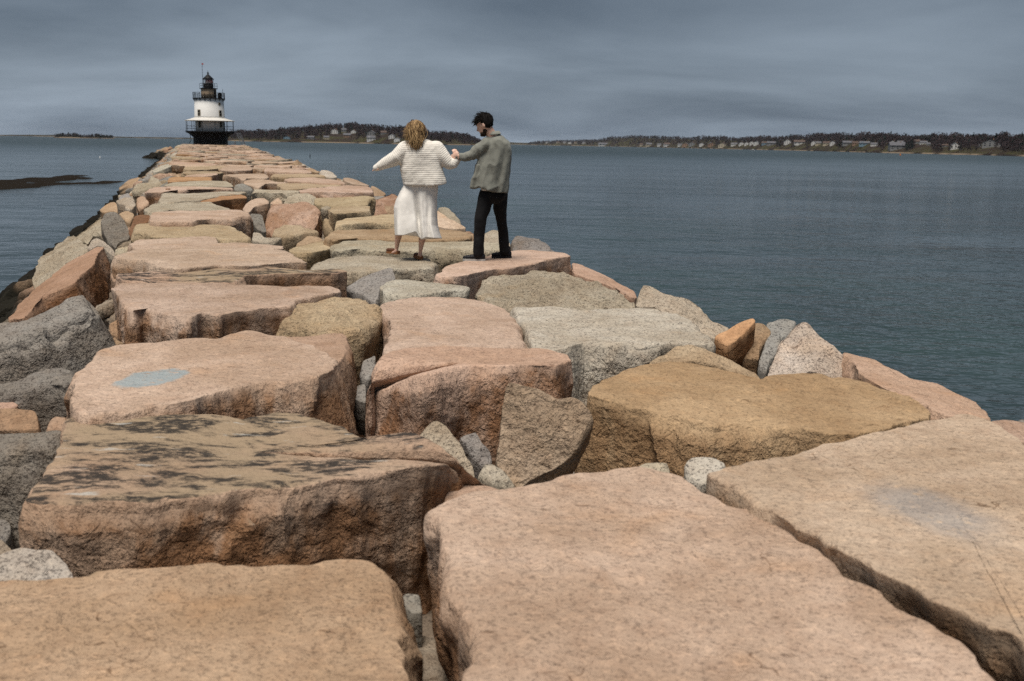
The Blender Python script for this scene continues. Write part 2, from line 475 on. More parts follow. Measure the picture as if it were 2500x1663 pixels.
TINT = {
    'S': ((0.40, 0.335, 0.25), 0.65, 0.3),   # colour of the stone, strength of its dark crystals, iron staining of its split faces
    'P': ((0.455, 0.352, 0.275), 0.48, 0.85), 'p': ((0.42, 0.304, 0.230), 0.48, 0.9), 'T': ((0.36, 0.265, 0.18), 0.50, 0.5),
    'G': ((0.385, 0.345, 0.275), 0.85, 0.2), 'g': ((0.25, 0.242, 0.225), 0.85, 0.15), 'W': ((0.46, 0.43, 0.37), 0.85, 0.15),
    'O': ((0.36, 0.263, 0.162), 0.45, 0.4), 'Y': ((0.39, 0.315, 0.215), 0.6, 0.3), 'R': ((0.35, 0.235, 0.165), 0.45, 0.9),
    'N': ((0.38, 0.235, 0.13), 0.4, 0.7), 'B': ((0.20, 0.12, 0.075), 0.5, 0.7), 'K': ((0.03, 0.025, 0.02), 0.3, 0.0),
}
VW = {'A': (0, 600, 2.619), 'B': (700, 600, 2.357), 'C': (1500, 600, 2.357), 'D': (0, 1000, 2.1427), 'E': (1000, 1000, 2.365),
      'F': (1700, 1000, 2.365), 'G': (0, 330, 2.619), 'H': (600, 330, 2.619), 'J': (0, 480, 4.9), 'K': (300, 400, 5.8925),
      'L': (560, 400, 5.357), 'M': (0, 900, 3.0167)}
breakwater = empty('breakwater', (0.0, 6.0, WATER))
tag(breakwater, 'long breakwater of big rough granite blocks leading out to the lighthouse', 'breakwater')
bw_inv = -np.array([0.0, 6.0, WATER])
STONES = []
def add_stone(V, F, W, kind, seed, mat='granite', label=None, name='granite_block'):
    tint, sp, iron = TINT[kind]
    r = np.random.default_rng(seed + 500)
    loc = V.mean(0)
    ob = mesh_obj(name, V, F, M[mat], None, loc, True, {'side': W, 'iron': np.full(len(V), iron)})
    fv = np.array([W[f[0]] + W[f[2]] for f in F]); ob.data.polygons.foreach_set('use_smooth', fv < 0.85)
    ob.parent = breakwater
    ob.matrix_parent_inverse = Matrix.Translation(bw_inv)
    j = r.normal(0, 0.012, 3) + r.normal(0, 0.05)
    ob.color = (*[float(max(0.01, a * (1 + b))) for a, b in zip(tint, j)], float(sp))
    if label: ob['label'] = label
    STONES.append(ob)
    return ob
_seed = [100]
UPV = np.array([0, 0, 1.0])
def T(view, kind, h, pts, tilt=(0, 0), th=None, bev=0.022, ro=0.04, top=0.010, fl=0.0, facet=0.0, mat='granite', label=None, lift=0.0, jag=1.0, down=None):
    """a stone traced by its upper face: h = height of that face, or 'S' to rest it on the slope"""
    _seed[0] += 13; seed = _seed[0]
    ox, oy, k = VW[view]
    raw = [[float(a) for a in q.split(',')] for q in pts.split()]
    dzs = [q[2] if len(q) > 2 else 0.0 for q in raw]
    px = np.array([q[:2] for q in raw])
    px = px / k + np.array([ox, oy])
    cu, cv = px.mean(0)
    if h == 'S':
        p0 = hit_surf(cu, cv, lift)
    else:
        p0 = unp(cu, cv, h)
    n = np.array([-tilt[0], -tilt[1], 1.0]); n /= np.linalg.norm(n)
    E = np.array([unp_plane(u, v, p0 + UPV * z, n) for (u, v), z in zip(px, dzs)])
    per_px = np.linalg.norm(np.diff(np.vstack([px, px[:1]]), axis=0), axis=1).sum() * 0.41
    NTH = int(np.clip(per_px / 2.2, 22, 260))
    size = np.linalg.norm(E - E.mean(0), axis=1).mean()
    if th is None: th = min(1.1, max(0.28, size * 1.1))
    V, F, W = rock_mesh(E, n, th, bev, seed, NTH, int(np.clip(NTH / 4, 5, 46)), int(np.clip(NTH / 6, 4, 30)), ro, top, fl, jag, facet=facet, down=down)
    return add_stone(V, F, W, kind, seed, mat, label)

M['granite_paint'] = granite('granite_paint', patch=((float(unp(375, 922, 0.05)[0]), float(unp(375, 922, 0.05)[1])), 0.15, 0.27, math.radians(16)))
M['granite_smear'] = granite('granite_smear', patch=((float(unp(2265, 1260, 0)[0]), float(unp(2265, 1260, 0)[1])), 0.16, 0.30, math.radians(-20)), patch_col=(0.20, 0.22, 0.24), patch_hard=0.5)

# nearest blocks
T('D', 'T', -0.15, '-300,905 0,885 230,880 400,873 560,850 830,845 980,838 1100,820 1290,815 1350,826 1500,800 1620,805 1740,788 1850,782 1920,785 1975,805 2005,840 2010,900 2040,1000 2050,1100 2100,1250 2150,1421 2190,1600 2230,1800 1500,1850 300,1850 -500,1750 -420,1200', th=0.8, bev=0.022, fl=0.26, top=0.013, ro=0.035, label='tan flat block with flaking skin, nearest on the left')
T('E', 'P', -0.02, '85,600 150,565 250,520 400,470 520,450 620,435 700,415 800,415 830,388 930,365 1100,360 1250,336 1330,330 1400,335 1560,355 1620,400 1700,455 1760,510 1830,560 1892,577 2045,578 2135,640 2235,710 2295,760 2375,775 2435,830 2515,885 2555,950 2615,990 2665,1005 2735,1055 2795,1110 2875,1170 2985,1210 3055,1280 3175,1350 3255,1430 3335,1490 3415,1568 3600,1740 3500,1950 2500,2000 1200,2000 420,1950 350,1700 320,1568 335,1400 325,1250 275,1080 240,930 200,800 200,720 190,650', th=0.9, bev=0.03, fl=0.0, top=0.007, ro=0.045, label='huge smooth pink block filling the bottom right foreground')
T('F', 'P', 0.03, '65,365 200,330 330,300 560,255 700,205 830,185 920,160 1050,125 1200,85 1350,50 1450,40 1500,22 1560,20 1620,40 1690,55 1800,130 1892,185 2150,330 2400,600 2600,1000 2600,1500 2350,1750 2150,1650 2000,1480 1892,1400 1850,1310 1760,1275 1700,1285 1640,1235 1530,1175 1420,1150 1330,1110 1230,1010 1130,960 1060,940 960,880 870,830 780,800 700,735 600,700 500,640 390,560 330,525 240,455 130,395', th=0.9, bev=0.022, fl=-0.14, top=0.007, ro=0.038, mat='granite_smear', label='pale pink block with a bluish smear at the right edge')
T('D', 'p', 0.0, '350,45 400,35 560,40 750,35 960,25 1100,35 1290,45 1370,15 1450,3 1560,2 1640,20 1750,70 1850,110 1900,150 1980,140 2080,125 2170,130 2250,165 2310,215,-0.02 2400,290,-0.08 2480,350,-0.16 2550,400,-0.26 2440,365,-0.22 2340,295,-0.06 2240,285 2190,300 2060,310 1950,330 1700,355 1500,390 1350,400 1200,430 1050,440 850,465 700,480 560,475 400,490 250,480 160,460 190,430 230,330 280,250 330,140', th=0.75, bev=0.022, fl=0.02, ro=0.038, mat='granite_streaked', label='long block streaked with black lichen and a rusty brown front')
T('D', 'p', -0.22, '2340,420 2420,395 2560,400 2640,430 2700,470 2560,510 2400,540 2320,500', th=0.4)
# second row
T('A', 'P', 0.05, '800,625 950,615 1100,600 1200,590 1380,600 1500,565 1580,548 1650,555 1700,570 1800,580 1900,600 2000,630 2100,680 2180,730 2120,790 2000,845 1900,855 1800,875 1700,865 1500,905 1350,945 1200,990 1000,1005 800,1050 640,1065 500,1080 470,1020 455,930 470,880 510,800 580,740 630,670 720,630', th=0.8, bev=0.022, fl=0.12, ro=0.038, top=0.007, mat='granite_paint', label='broad pink block with a splash of pale blue paint')
T('A', 'p', -0.02, '1650,600 1750,577 1900,577 2000,575 2100,560 2200,555 2225,590 2215,680 2150,760 1900,700', th=0.75, fl=0.16)
T('B', 'p', 0.08, '575,605 700,590 800,577 1000,577 1200,580 1380,582 1500,590 1560,600 1620,622 1650,652 1610,668 1550,695 1400,683 1230,688 1100,682 1040,688 950,702 850,732 770,748 700,762,-0.05 600,802,-0.12 500,862,-0.22 450,892,-0.27 455,860,-0.22 480,800,-0.13 510,720,-0.05 530,650', th=0.95, bev=0.022, fl=0.05, ro=0.038, label='pink block with a tall scalloped iron-stained front')
T('C', 'O', -0.04, '-150,865 -120,810 -85,770 -35,735 35,710 115,690 215,672 370,668 480,675 560,685 640,715 740,745 840,770 920,745 1040,730 1150,728 1300,745 1400,765 1500,800 1600,830 1700,880 1780,930 1822,965 1825,985 1740,1003 1620,1040 1450,1078 1250,1088 1100,1058 900,1045 700,1018 500,1015 350,975 200,962 80,935 -20,905', tilt=(-0.03, 0.05), th=0.8, bev=0.025, fl=0.13, ro=0.035, top=0.012, label='wide ochre block with cracked sloping top')
T('B', 'S', -0.10, '1275,790 1330,795 1385,810 1450,815 1530,835 1560,860 1640,850 1700,880 1740,930 1755,960 1720,1040 1690,1130 1600,1230 1500,1290 1400,1330 1330,1372 1250,1280 1200,1230 1210,1150 1225,1050 1240,930 1255,860', tilt=(0.15, 2.0), th=0.34, bev=0.022, fl=-0.1, ro=0.04, top=0.015, facet=0.05, label='upright tan stone wedged between the blocks')
T('B', 'W', 0.05, '1300,347 1500,350 1700,360 1900,352 2100,352 2180,367 2250,392 2350,442 2440,520 2480,560 2420,560 2357,555 2200,550 2100,562 1900,560 1700,560 1620,583 1540,592 1450,580 1410,565 1370,480 1330,420', th=1.0, bev=0.05, fl=0.04, ro=0.038, top=0.012, label='flat grey block with dark speckled front')
T('B', 'P', 0.04, '530,345 600,322 700,302 830,293 950,298 1100,315 1200,340 1270,365 1310,410 1330,470 1350,530 1378,580 1200,590 1000,590 800,590 620,600 560,612 570,560 590,480 575,420', th=0.8, bev=0.03, fl=0.05, top=0.012)
T('A', 'Y', 0.06, '1765,478 1850,410 1880,360 1940,330 2050,322 2150,310 2250,310 2330,320 2380,360 2435,400 2440,440 2390,480 2300,540 2200,545 2120,535 2000,515 1880,492 1795,484', tilt=(0, 0.10), th=0.6, bev=0.09, fl=0.02, ro=0.038, top=0.02, facet=0.03)
T('A', 'P', 0.12, '710,272 760,240 900,238 1100,240 1300,243 1500,250 1700,255 1880,265 2000,256 2130,263 2200,300 2100,318 1900,345 1860,392 1800,388 1650,402 1500,412 1400,432 1300,422 1200,456 1150,442 1050,422 950,397 880,402 840,422 800,380 750,310', th=0.8, bev=0.022, fl=0.05, ro=0.038, label='long pale pink block with a rough shadowed front')
# third row
T('G', 'p', 0.10, '740,892 900,877 1200,857 1400,832 1600,842 1900,857 2150,850 2195,857 2215,874 2150,884 2050,884 1900,888 1700,895 1570,905 1500,935 1300,940 1100,945 900,937 770,927', th=0.6, bev=0.022, fl=0.05, ro=0.038, mat='granite_streaked')
T('G', 'P', 0.14, '740,770 850,732 1000,725 1300,716 1500,718 1700,725 1815,736 1880,770 1970,815 1850,812 1700,822 1550,838 1400,830 1200,850 1100,852 980,822 900,802 760,785', th=0.7, fl=0.05)
T('G', 'P', 0.12, '835,690 880,662 1000,665 1200,655 1330,648 1385,660 1390,690 1560,690 1810,708 1815,728 1600,735 1400,725 1100,728 870,727', th=0.6)
T('H', 'G', 0.0, '405,838 440,812 480,785 600,772 750,768 900,770 1100,775 1190,790 1215,820 1195,846 1050,852 920,852 830,862 640,882 430,850', th=0.7, bev=0.07, fl=0.04, ro=0.038, label='grey speckled block under the woman')
T('H', 'g', -0.05, '605,995 700,930 800,880 930,840 950,870 955,920 860,962 850,1005 830,1080 740,1012 650,1000', tilt=(0.25, 0.35), th=0.5, bev=0.022, fl=0.05)
T('H', 'W', 0.02, '855,962 930,930 1050,925 1200,935 1350,950 1440,962 1420,988 1300,992 1150,1012 1000,1012 890,1002', th=0.6, bev=0.05, ro=0.03)
T('H', 'P', 0.0, '1212,900 1280,842 1400,800 1500,786 1600,758 1700,738 1850,735 1950,745 2060,755 2078,775 1950,792 1850,817 1700,847 1600,852 1500,872 1400,897 1300,905', th=0.75, bev=0.022, fl=0.08, top=0.004, label='pink block under the man')
T('B', 'G', 0.02, '1080,240 1110,170 1180,147 1300,152 1380,160 1480,142 1600,152 1700,177 1800,207 1900,242 1980,290 2000,335 1800,345 1680,352 1500,335 1350,342 1200,322 1100,300', tilt=(0, 0.12), th=0.7, bev=0.10, fl=0.02, top=0.02, facet=0.03, label='rounded tan-grey block with an orange vein')
T('H', 'G', 0.02, '542,715 560,695 620,680 900,666 1200,670 1500,682 1620,692 1640,725 1500,740 1300,736 1100,740 900,734 720,734 600,742 552,735', th=0.7, bev=0.06, ro=0.038)
T('L', 'Y', -0.05, '750,1135 870,1082 1100,1032 1300,992 1560,975 1640,985 1500,1030 1390,1085 1300,1115 1150,1145 1000,1165 830,1155', th=0.5)
T('H', 'T', 0.05, '500,655 560,607 800,600 950,598 1220,600 1410,612 1450,640 1420,660 1200,668 900,664 700,660 560,675', th=0.6, bev=0.06)
T('H', 'G', 0.0, '1480,680 1520,620 1580,600 1640,615 1680,660 1700,720 1600,700', tilt=(0, 0.15), th=0.6, bev=0.09)
T('H', 'g', -0.02, '1690,650 1720,625 1800,632 1880,652 1950,702 2010,745 1880,745 1740,738 1700,700', tilt=(0, 0.25), th=0.6, bev=0.10, facet=0.06)
# right shoulder and slope
T('B', 'p', -0.3, '1640,95 1700,112 1850,180 2000,260 2020,300 1980,295 1900,245 1800,210 1700,175 1640,150', tilt=(-0.2, 0.05), th=0.6)
T('C', 'G', -0.08, '120,340 140,262 175,222 270,260 350,280 430,290 500,340 540,390 600,430 670,460 640,485 570,512 480,462 400,430 330,400 240,352', tilt=(-0.2, 0.25), th=0.6, bev=0.025, facet=0.05, lift=0.1)
T('C', 'N', -0.05, '575,515 650,480 720,440 800,413 815,430 760,490 700,545 645,575', tilt=(0.1, 0.5), th=0.35)
T('C', 'T', -0.15, '650,585 700,520 780,440 830,420 870,425 900,470 890,520 850,570 830,680 740,640', tilt=(0.05, 0.7), th=0.45, bev=0.025, facet=0.08)
T('C', 'g', -0.2, '870,440 970,413 1050,430 1030,480 990,530 940,530 890,500', tilt=(0, 0.7), th=0.4, bev=0.06)
T('C', 'g', -0.2, '832,650 870,540 900,500 960,520 950,590 900,660 870,730 830,700', tilt=(0.1, 0.8), th=0.4, bev=0.04)
T('C', 'W', -0.1, '880,745 900,680 960,560 980,510 1050,440 1100,415 1150,450 1200,510 1240,560 1300,600 1360,650 1400,720 1430,765 1300,745 1150,730 1000,735', tilt=(0, 0.55), th=0.55, bev=0.025, facet=0.07, label='pointed pale grey boulder on the right shoulder')
T('C', 'Y', 0.0, '200,660 300,600 350,560 430,545 500,570 600,610 700,660 800,710 850,760 700,735 600,692 480,675 300,668', tilt=(0, 0.35), th=0.5, bev=0.025, facet=0.05)
T('C', 'G', -0.1, '45,695 80,640 140,630 190,650 185,675 100,685', tilt=(0, 0.5), th=0.3, bev=0.05)
T('C', 'p', -0.16, '1310,610 1380,625 1500,660 1600,710 1700,760 1850,790 1980,850 2080,900 2140,960 2155,1005 2000,985 1900,978 1820,935 1700,872 1560,812 1450,762 1400,720 1360,650', tilt=(-0.16, 0.02), th=0.8, bev=0.022, fl=0.1, label='long slab sloping to the sea on the right')
T('C', 'p', -0.15, '2160,1000 2250,995 2357,1015 2500,1060 2560,1130 2420,1150 2357,1135 2270,1085 2190,1040', tilt=(-0.2, 0.1), th=0.6)
T('C', 'g', -0.4, '2290,1010 2330,990 2400,985 2460,1030 2420,1060 2340,1030', tilt=(-0.3, 0.2), th=0.4, bev=0.06)
T('H', 'G', -0.1, '1225,455 1290,460 1350,510 1390,575 1330,560 1250,500', tilt=(-0.2, 0.3), th=0.5, bev=0.07)
T('H', 'P', 0.0, '1215,475 1250,500 1330,545 1420,595 1330,600 1240,590 1200,560', tilt=(-0.1, 0.25), th=0.5)
T('H', 'g', -0.22, '600,790 640,755 720,735 810,735 870,752 880,790 740,805', tilt=(0, 0.3), th=0.4, bev=0.05)
T('H', 'T', -0.25, '860,780 900,745 1000,740 1050,765 1000,790', tilt=(0, 0.3), th=0.4, bev=0.05)
# small stones wedged in the gaps
T('C', 'W', -0.18, '400,1255 430,1212 540,1205 620,1225 655,1272 580,1330 500,1370 430,1340', tilt=(0, 0.4), th=0.3, bev=0.06)
T('E', 'G', -0.25, '30,140 90,60 150,35 200,60 250,130 300,200 360,290 380,375 280,295 210,245 100,165', tilt=(0, 0.75), th=0.3, bev=0.05, facet=0.1)
T('E', 'g', -0.35, '285,150 330,120 385,115 420,180 475,240 475,295 410,310 360,265 310,195', tilt=(0, 0.8), th=0.3, bev=0.05, facet=0.1)
T('E', 'G', -0.35, '390,375 430,300 470,290 550,340 600,400 625,440 500,420', tilt=(0, 0.6), th=0.3, bev=0.05)
T('E', 'g', -0.5, '880,360 940,280 1000,260 1080,330 1110,365 1000,400', tilt=(0, 0.6), th=0.3, bev=0.05)
T('E', 'G', -0.28, '1280,345 1340,300 1500,290 1515,350 1400,375', tilt=(0, 0.4), th=0.3, bev=0.05)
T('B', 'G', -0.12, '1385,805 1400,760 1440,748 1500,770 1535,820 1530,850 1450,840', tilt=(0, 0.6), th=0.3, bev=0.04)
T('B', 'B', -0.5, '285,870 360,845 450,930 458,1080 400,1095 310,1025', tilt=(0.2, 0.9), th=0.35, facet=0.1)
T('B', 'g', -0.3, '360,850 410,800 455,788 455,905 400,885', tilt=(0, 0.7), th=0.3)
T('B', 'g', -0.25, '415,740 440,660 512,622 512,705 470,775 440,785', tilt=(0.1, 0.9), th=0.3)
T('A', 'T', -0.1, '960,610 1010,560 1070,528 1130,545 1200,580 1120,615 1000,625', tilt=(0, 0.6), th=0.3, bev=0.05)
T('A', 'T', -0.1, '1360,600 1385,560 1430,555 1460,580 1410,605', tilt=(0, 0.6), th=0.3, bev=0.04)
T('A', 'T', -0.15, '615,680 670,555 720,570 800,620 720,640 650,670', tilt=(0, 0.7), th=0.35, bev=0.05, facet=0.08)
T('A', 'T', -0.2, '695,500 770,455 800,480 820,590 780,600 700,560', tilt=(0, 0.8), th=0.35, facet=0.08)
T('B', 'G', -0.6, '1280,1130 1350,1180 1420,1260 1300,1300 1200,1200', tilt=(0, 0.4), th=0.3)
# left shoulder and slope
T('A', 'g', 0.10, '-200,545 -100,500 0,475 100,480 200,440 300,390 400,350 470,310 540,298 590,330 605,385 540,430 400,480 250,560 100,600 -100,640 -200,645', tilt=(0.1, 0.28), th=0.75, bev=0.10, fl=0.34, ro=0.038, facet=0.03, label='big rounded blue-grey boulder at the left edge')
T('A', 'g', -0.18, '-150,885 0,868 100,850 170,812 260,785 380,780 480,790 488,830 430,885 350,872 250,895 150,925 0,935 -150,940', tilt=(0.1, 0.22), th=0.7, bev=0.07, fl=0.16, ro=0.08, facet=0.03)
T('M', 'R', -0.35, '-80,290 0,280 100,275 250,300 275,340 285,450 150,450 0,450 -80,440', tilt=(0.1, 0.7), th=0.4)
T('M', 'p', -0.30, '-60,225 0,215 80,235 140,265 100,290 0,300', tilt=(0.1, 0.4), th=0.3)
T('M', 'p', -0.2, '325,455 350,390 400,345 490,350 500,400 470,450 380,445', tilt=(0, 0.5), th=0.3, bev=0.03)
T('M', 'g', -0.18, '-200,475 0,450 150,440 250,455 330,455 450,430 475,445 440,530 380,570 250,610 100,630 -200,650', tilt=(0.1, 0.25), th=0.75, bev=0.09, fl=0.22, ro=0.038, facet=0.03)
T('M', 'W', -0.13, '-150,1400 0,1310 100,1275 250,1290 380,1285 400,1320 480,1390 530,1480 560,1570 300,1600 0,1610 -150,1550', tilt=(0, 0.30), th=0.4, bev=0.025, facet=0.05, label='small whitish stone with a rust spot at the left edge')
T('M', 'g', -0.6, '-60,1090 0,1080 70,1130 80,1200 0,1310 -80,1290', tilt=(0.1, 0.6), th=0.3)
T('M', 'T', -0.20, '620,1535 700,1485 850,1475 920,1500 880,1560 720,1580', tilt=(0, 0.2), th=0.3)
T('D', 'g', -0.4, '2090,990 2120,960 2195,960 2210,1050 2150,1060', tilt=(0, 0.3), th=0.3)
T('J', 'R', -0.35, '90,1465 250,1270 440,1080 600,960 800,800 1000,690 1190,590 1250,620 1185,665 1125,795 965,925 905,1025 750,1095 500,1215 380,1355 280,1445', tilt=(0.35, 0.18), th=0.55, bev=0.025, ro=0.018, fl=0.0, lift=0.45, down=np.array([0.30, 0.05, -1.0]), label='tilted red-brown slab on the left slope')
T('J', 'G', 'S', '370,960 400,900 500,740 600,630 650,580 720,520 800,430 850,460 950,520 1050,600 1085,640 900,752 750,852 600,955 500,1015 430,1075 380,1035', tilt=(0.42, 0.25), th=0.7, bev=0.03, facet=0.07, lift=0.35)
T('J', 'G', 'S', '880,450 1000,390 1060,330 1200,215 1215,350 1250,430 1310,530 1380,600 1200,480 1100,490 1040,580 960,525', tilt=(0.3, 0.35), th=0.6, bev=0.025, facet=0.06, lift=0.3)
T('J', 'g', -0.12, '1190,290 1250,190 1330,170 1400,190 1500,320 1540,430 1545,485 1400,525 1385,605 1300,535 1220,400', tilt=(0.1, 0.6), th=0.6, bev=0.025, facet=0.05)
T('J', 'G', -0.2, '1030,595 1100,488 1160,468 1230,510 1350,610 1375,695 1270,650 1190,590 1080,630', tilt=(0.1, 0.4), th=0.5, bev=0.025, facet=0.06)
T('J', 'T', 'S', '1180,150 1300,70 1370,60 1430,130 1400,190 1330,168 1230,198', tilt=(0.3, 0.3), th=0.5, bev=0.06, lift=0.2)
T('J', 'G', -0.05, '1370,50 1500,0 1600,10 1625,100 1560,165 1500,155 1490,90 1420,85', tilt=(0.1, 0.4), th=0.5, bev=0.06)
T('J', 'T', -0.15, '1410,195 1500,150 1605,190 1605,225 1555,315 1500,295', tilt=(0.1, 0.5), th=0.5, bev=0.06)
T('K', 'B', -0.05, '75,960 170,730 300,718 400,740 418,780 350,852 190,882 145,905 150,1045 90,1055', tilt=(0.15, 0.6), th=0.5, bev=0.05, label=None)
T('J', 'G', -0.05, '1370,695 1380,620 1540,590 1570,640 1430,700', tilt=(0, 0.3), th=0.4)
T('J', 'p', -0.05, '1310,930 1400,830 1440,900 1400,940 1380,1030 1340,990', tilt=(0, 0.5), th=0.5)
T('J', 'T', 'S', '500,675 530,590 620,540 720,498 660,600 540,690', tilt=(0.4, 0.2), th=0.5, lift=0.1)
T('K', 'g', 'S', '-60,450 70,400 150,500 190,640 60,665 -60,620', tilt=(0.2, 0.5), th=0.5, bev=0.06, lift=0.3)
T('K', 'p', -0.05, '190,480 290,450 395,562 330,605 280,645 200,645', tilt=(0.1, 0.6), th=0.5, bev=0.06)
T('K', 'G', -0.05, '110,405 180,290 380,260 400,170 520,220 578,292 560,322 400,345 300,395', tilt=(0.15, 0.45), th=0.6, bev=0.06)
T('K', 'T', 'S', '-60,340 100,220 240,188 275,205 225,295 120,375 -40,440', tilt=(0.4, 0.3), th=0.6, bev=0.06, lift=0.3)
T('K', 'W', 'S', '420,100 480,60 600,10 710,0 690,40 560,95 460,130', tilt=(0.3, 0.1), th=0.6, lift=0.2)
T('K', 'G', 0.05, '300,645 400,582 600,562 900,552 1250,550 1350,582 1450,612 1575,658 1200,668 950,665 800,662 700,668 560,692 430,692 330,685', th=0.6, bev=0.06)
T('K', 'P', 0.10, '425,692 800,682 900,674 1200,670 1700,657 1780,692 1842,752 1700,748 1500,792 1280,792 1050,812 1000,837 780,832 600,837 390,832 410,760', th=0.8, fl=0.03)
T('K', 'Y', 0.02, '150,892 280,852 500,838 700,852 900,880 1200,876 1550,892 1700,962 1780,1012 1850,1082 1500,1112 1340,1092 1250,1045 1000,1052 740,1072 600,1040 430,1045 300,985 150,985', th=0.6, bev=0.06)
T('K', 'N', 0.06, '1100,520 1250,490 1450,450 1650,435 1760,455 1805,492 1650,495 1500,505 1300,545 1150,547', th=0.8)
T('K', 'G', 0.08, '520,552 540,480 560,422 700,420 900,430 1200,416 1500,400 1750,392 1790,410 1700,432 1450,452 1250,490 1100,522 800,547 700,557', th=0.6, bev=0.05)
T('K', 'P', 0.12, '300,412 390,362 430,342 600,332 900,327 1300,332 1550,342 1592,355 1500,364 1250,364 1000,360 820,370 700,366 580,412 450,404', th=0.7)
T('K', 'G', 0.12, '580,312 700,272 1000,252 1250,242 1500,252 1592,312 1582,328 1200,328 800,323', th=0.6)
T('K', 'N', 0.12, '640,266 670,202 800,187 1100,187 1270,192 1282,242 1050,240 800,252', th=0.5)
T('K', 'P', 0.15, '850,177 1000,157 1350,132 1370,152 1250,177 1100,182', th=0.6)
T('K', 'Y', 0.12, '838,132 900,112 1150,107 1350,107 1460,132 1300,144 1000,144', th=0.6)
T('K', 'Y', 0.15, '870,72 900,42 1200,37 1340,37 1372,72 1150,87 950,92', th=0.6)
T('K', 'P', 0.12, '1385,87 1450,42 1600,27 1800,27 1872,62 1852,97 1650,97 1480,102', th=0.6)
T('K', 'g', 0.0, '1590,387 1605,300 1720,275 1830,312 1892,372 1850,378 1700,390', tilt=(0, 0.45), th=0.5, bev=0.06)
T('K', 'P', 0.15, '1430,162 1700,142 2050,142 2102,192 2050,217 1900,205 1780,205 1740,250 1640,190 1500,175', th=0.8)
T('K', 'P', 0.10, '1740,242 1900,217 2100,227 2200,267 2380,262 2300,290 2200,292 2070,280 1950,352 1850,322 1740,282', tilt=(0, 0.1), th=0.6)
T('L', 'G', 0.12, '290,392 330,332 600,337 900,347 920,365 860,378 600,370 310,385', th=0.7, bev=0.05)
T('L', 'p', 0.0, '500,622 540,540 640,525 800,520 900,520 960,475 1010,490 1060,560 1180,590 1192,612 1150,700 1110,830 900,795 700,785 600,845 545,882 500,800 480,740', tilt=(0, 0.4), th=0.7, bev=0.05, facet=0.08, label='lumpy pink boulder in the middle of the breakwater')
T('L', 'P', 0.0, '160,592 230,510 330,450 450,435 500,470 520,522 330,545 290,605 250,645', tilt=(0, 0.3), th=0.6)
T('L', 'P', 0.0, '520,515 600,460 640,440 690,490 700,525 600,540', tilt=(0, 0.5), th=0.4)
T('L', 'G', 0.05, '690,475 760,400 860,370 1000,375 1100,410 1150,450 1110,540 1050,555 950,540 860,525 700,520', tilt=(0, 0.4), th=0.5, bev=0.1, facet=0.05)
T('L', 'Y', 0.10, '1110,452 1300,437 1600,427 1800,412 1900,440 1860,465 1800,535 1600,550 1400,562 1300,535 1120,535', tilt=(0, 0.12), th=0.6, bev=0.06)
T('L', 'G', 0.0, '1185,572 1270,540 1342,562 1280,595', tilt=(0, 0.4), th=0.3)
T('L', 'Y', 0.08, '1280,602 1350,572 1600,557 1830,557 1830,622 1500,635 1350,645', th=0.5)
T('L', 'p', -0.05, '1810,500 1900,470 2000,430 2080,400 2130,375 2210,410 2205,500 2165,570 2155,655 1950,670 1808,680', tilt=(0, 0.8), th=0.6, facet=0.05)
T('L', 'Y', 0.05, '1370,802 1400,750 1500,710 1700,690 1900,670 2150,655 2400,660 2420,760 2160,765 1900,770 1700,778 1500,795', th=0.6, bev=0.06)
T('L', 'Y', -0.15, '1220,722 1260,700 1320,720 1400,710 1420,760 1380,850 1340,885 1240,822', tilt=(0, 0.6), th=0.4, bev=0.08)
T('L', 'Y', -0.10, '550,922 600,842 700,782 900,792 1050,842 1150,862 1180,902 1000,905 850,935 700,962', tilt=(0, 0.3), th=0.5, bev=0.07)
T('L', 'G', -0.15, '285,995 310,890 400,900 450,960 600,970 700,960 560,1032 400,1025', tilt=(0, 0.4), th=0.4, bev=0.05)
T('L', 'B', -0.30, '570,1032 700,992 850,932 1000,902 980,952 870,1052 850,1092 730,1125 700,1082', tilt=(0, 0.6), th=0.4)
T('L', 'T', -0.1, '865,1055 950,970 1030,925 1150,930 1250,990 1100,1035 900,1085', tilt=(0, 0.4), th=0.4, bev=0.05)
T('L', 'g', -0.15, '265,645 430,660 450,750 490,900 380,875 310,800 300,740', tilt=(0, 0.9), th=0.4)
T('L', 'P', 0.10, '870,352 1000,330 1300,300 1500,285 1800,290 1870,330 1880,372 1700,375 1500,378 1300,372 1100,368', th=0.8)
T('L', 'Y', 0.10, '620,280 640,255 760,245 1000,250 1300,270 1500,280 1300,295 1000,325 870,330 700,325', th=0.6)
T('L', 'P', 0.14, '720,200 800,185 1100,180 1300,200 1480,225 1520,260 1300,255 1000,240 760,235', th=0.6)
T('L', 'Y', 0.12, '540,160 600,130 800,135 1000,130 1200,140 1260,165 1000,170 700,172', th=0.6)
T('L', 'P', 0.14, '450,95 480,55 700,60 950,75 1060,90 1080,120 850,115 640,108', th=0.6)
T('L', 'T', -0.1, '1850,290 1870,280 1960,330 2040,380 2060,400 1950,440 1870,400', tilt=(-0.25, 0.2), th=0.6, lift=0.1)
T('L', 'P', 0.0, '1480,190 1540,178 1640,200 1750,250 1850,290 1800,290 1640,270 1540,240', tilt=(-0.2, 0.1), th=0.6, lift=0.1)
T('L', 'W', 0.0, '1175,120 1200,80 1290,85 1350,110 1400,160 1410,185 1330,185 1220,170', tilt=(0, 0.5), th=0.5)
T('L', 'T', 0.0, '1015,75 1060,52 1120,75 1180,110 1120,115', tilt=(0, 0.5), th=0.4)

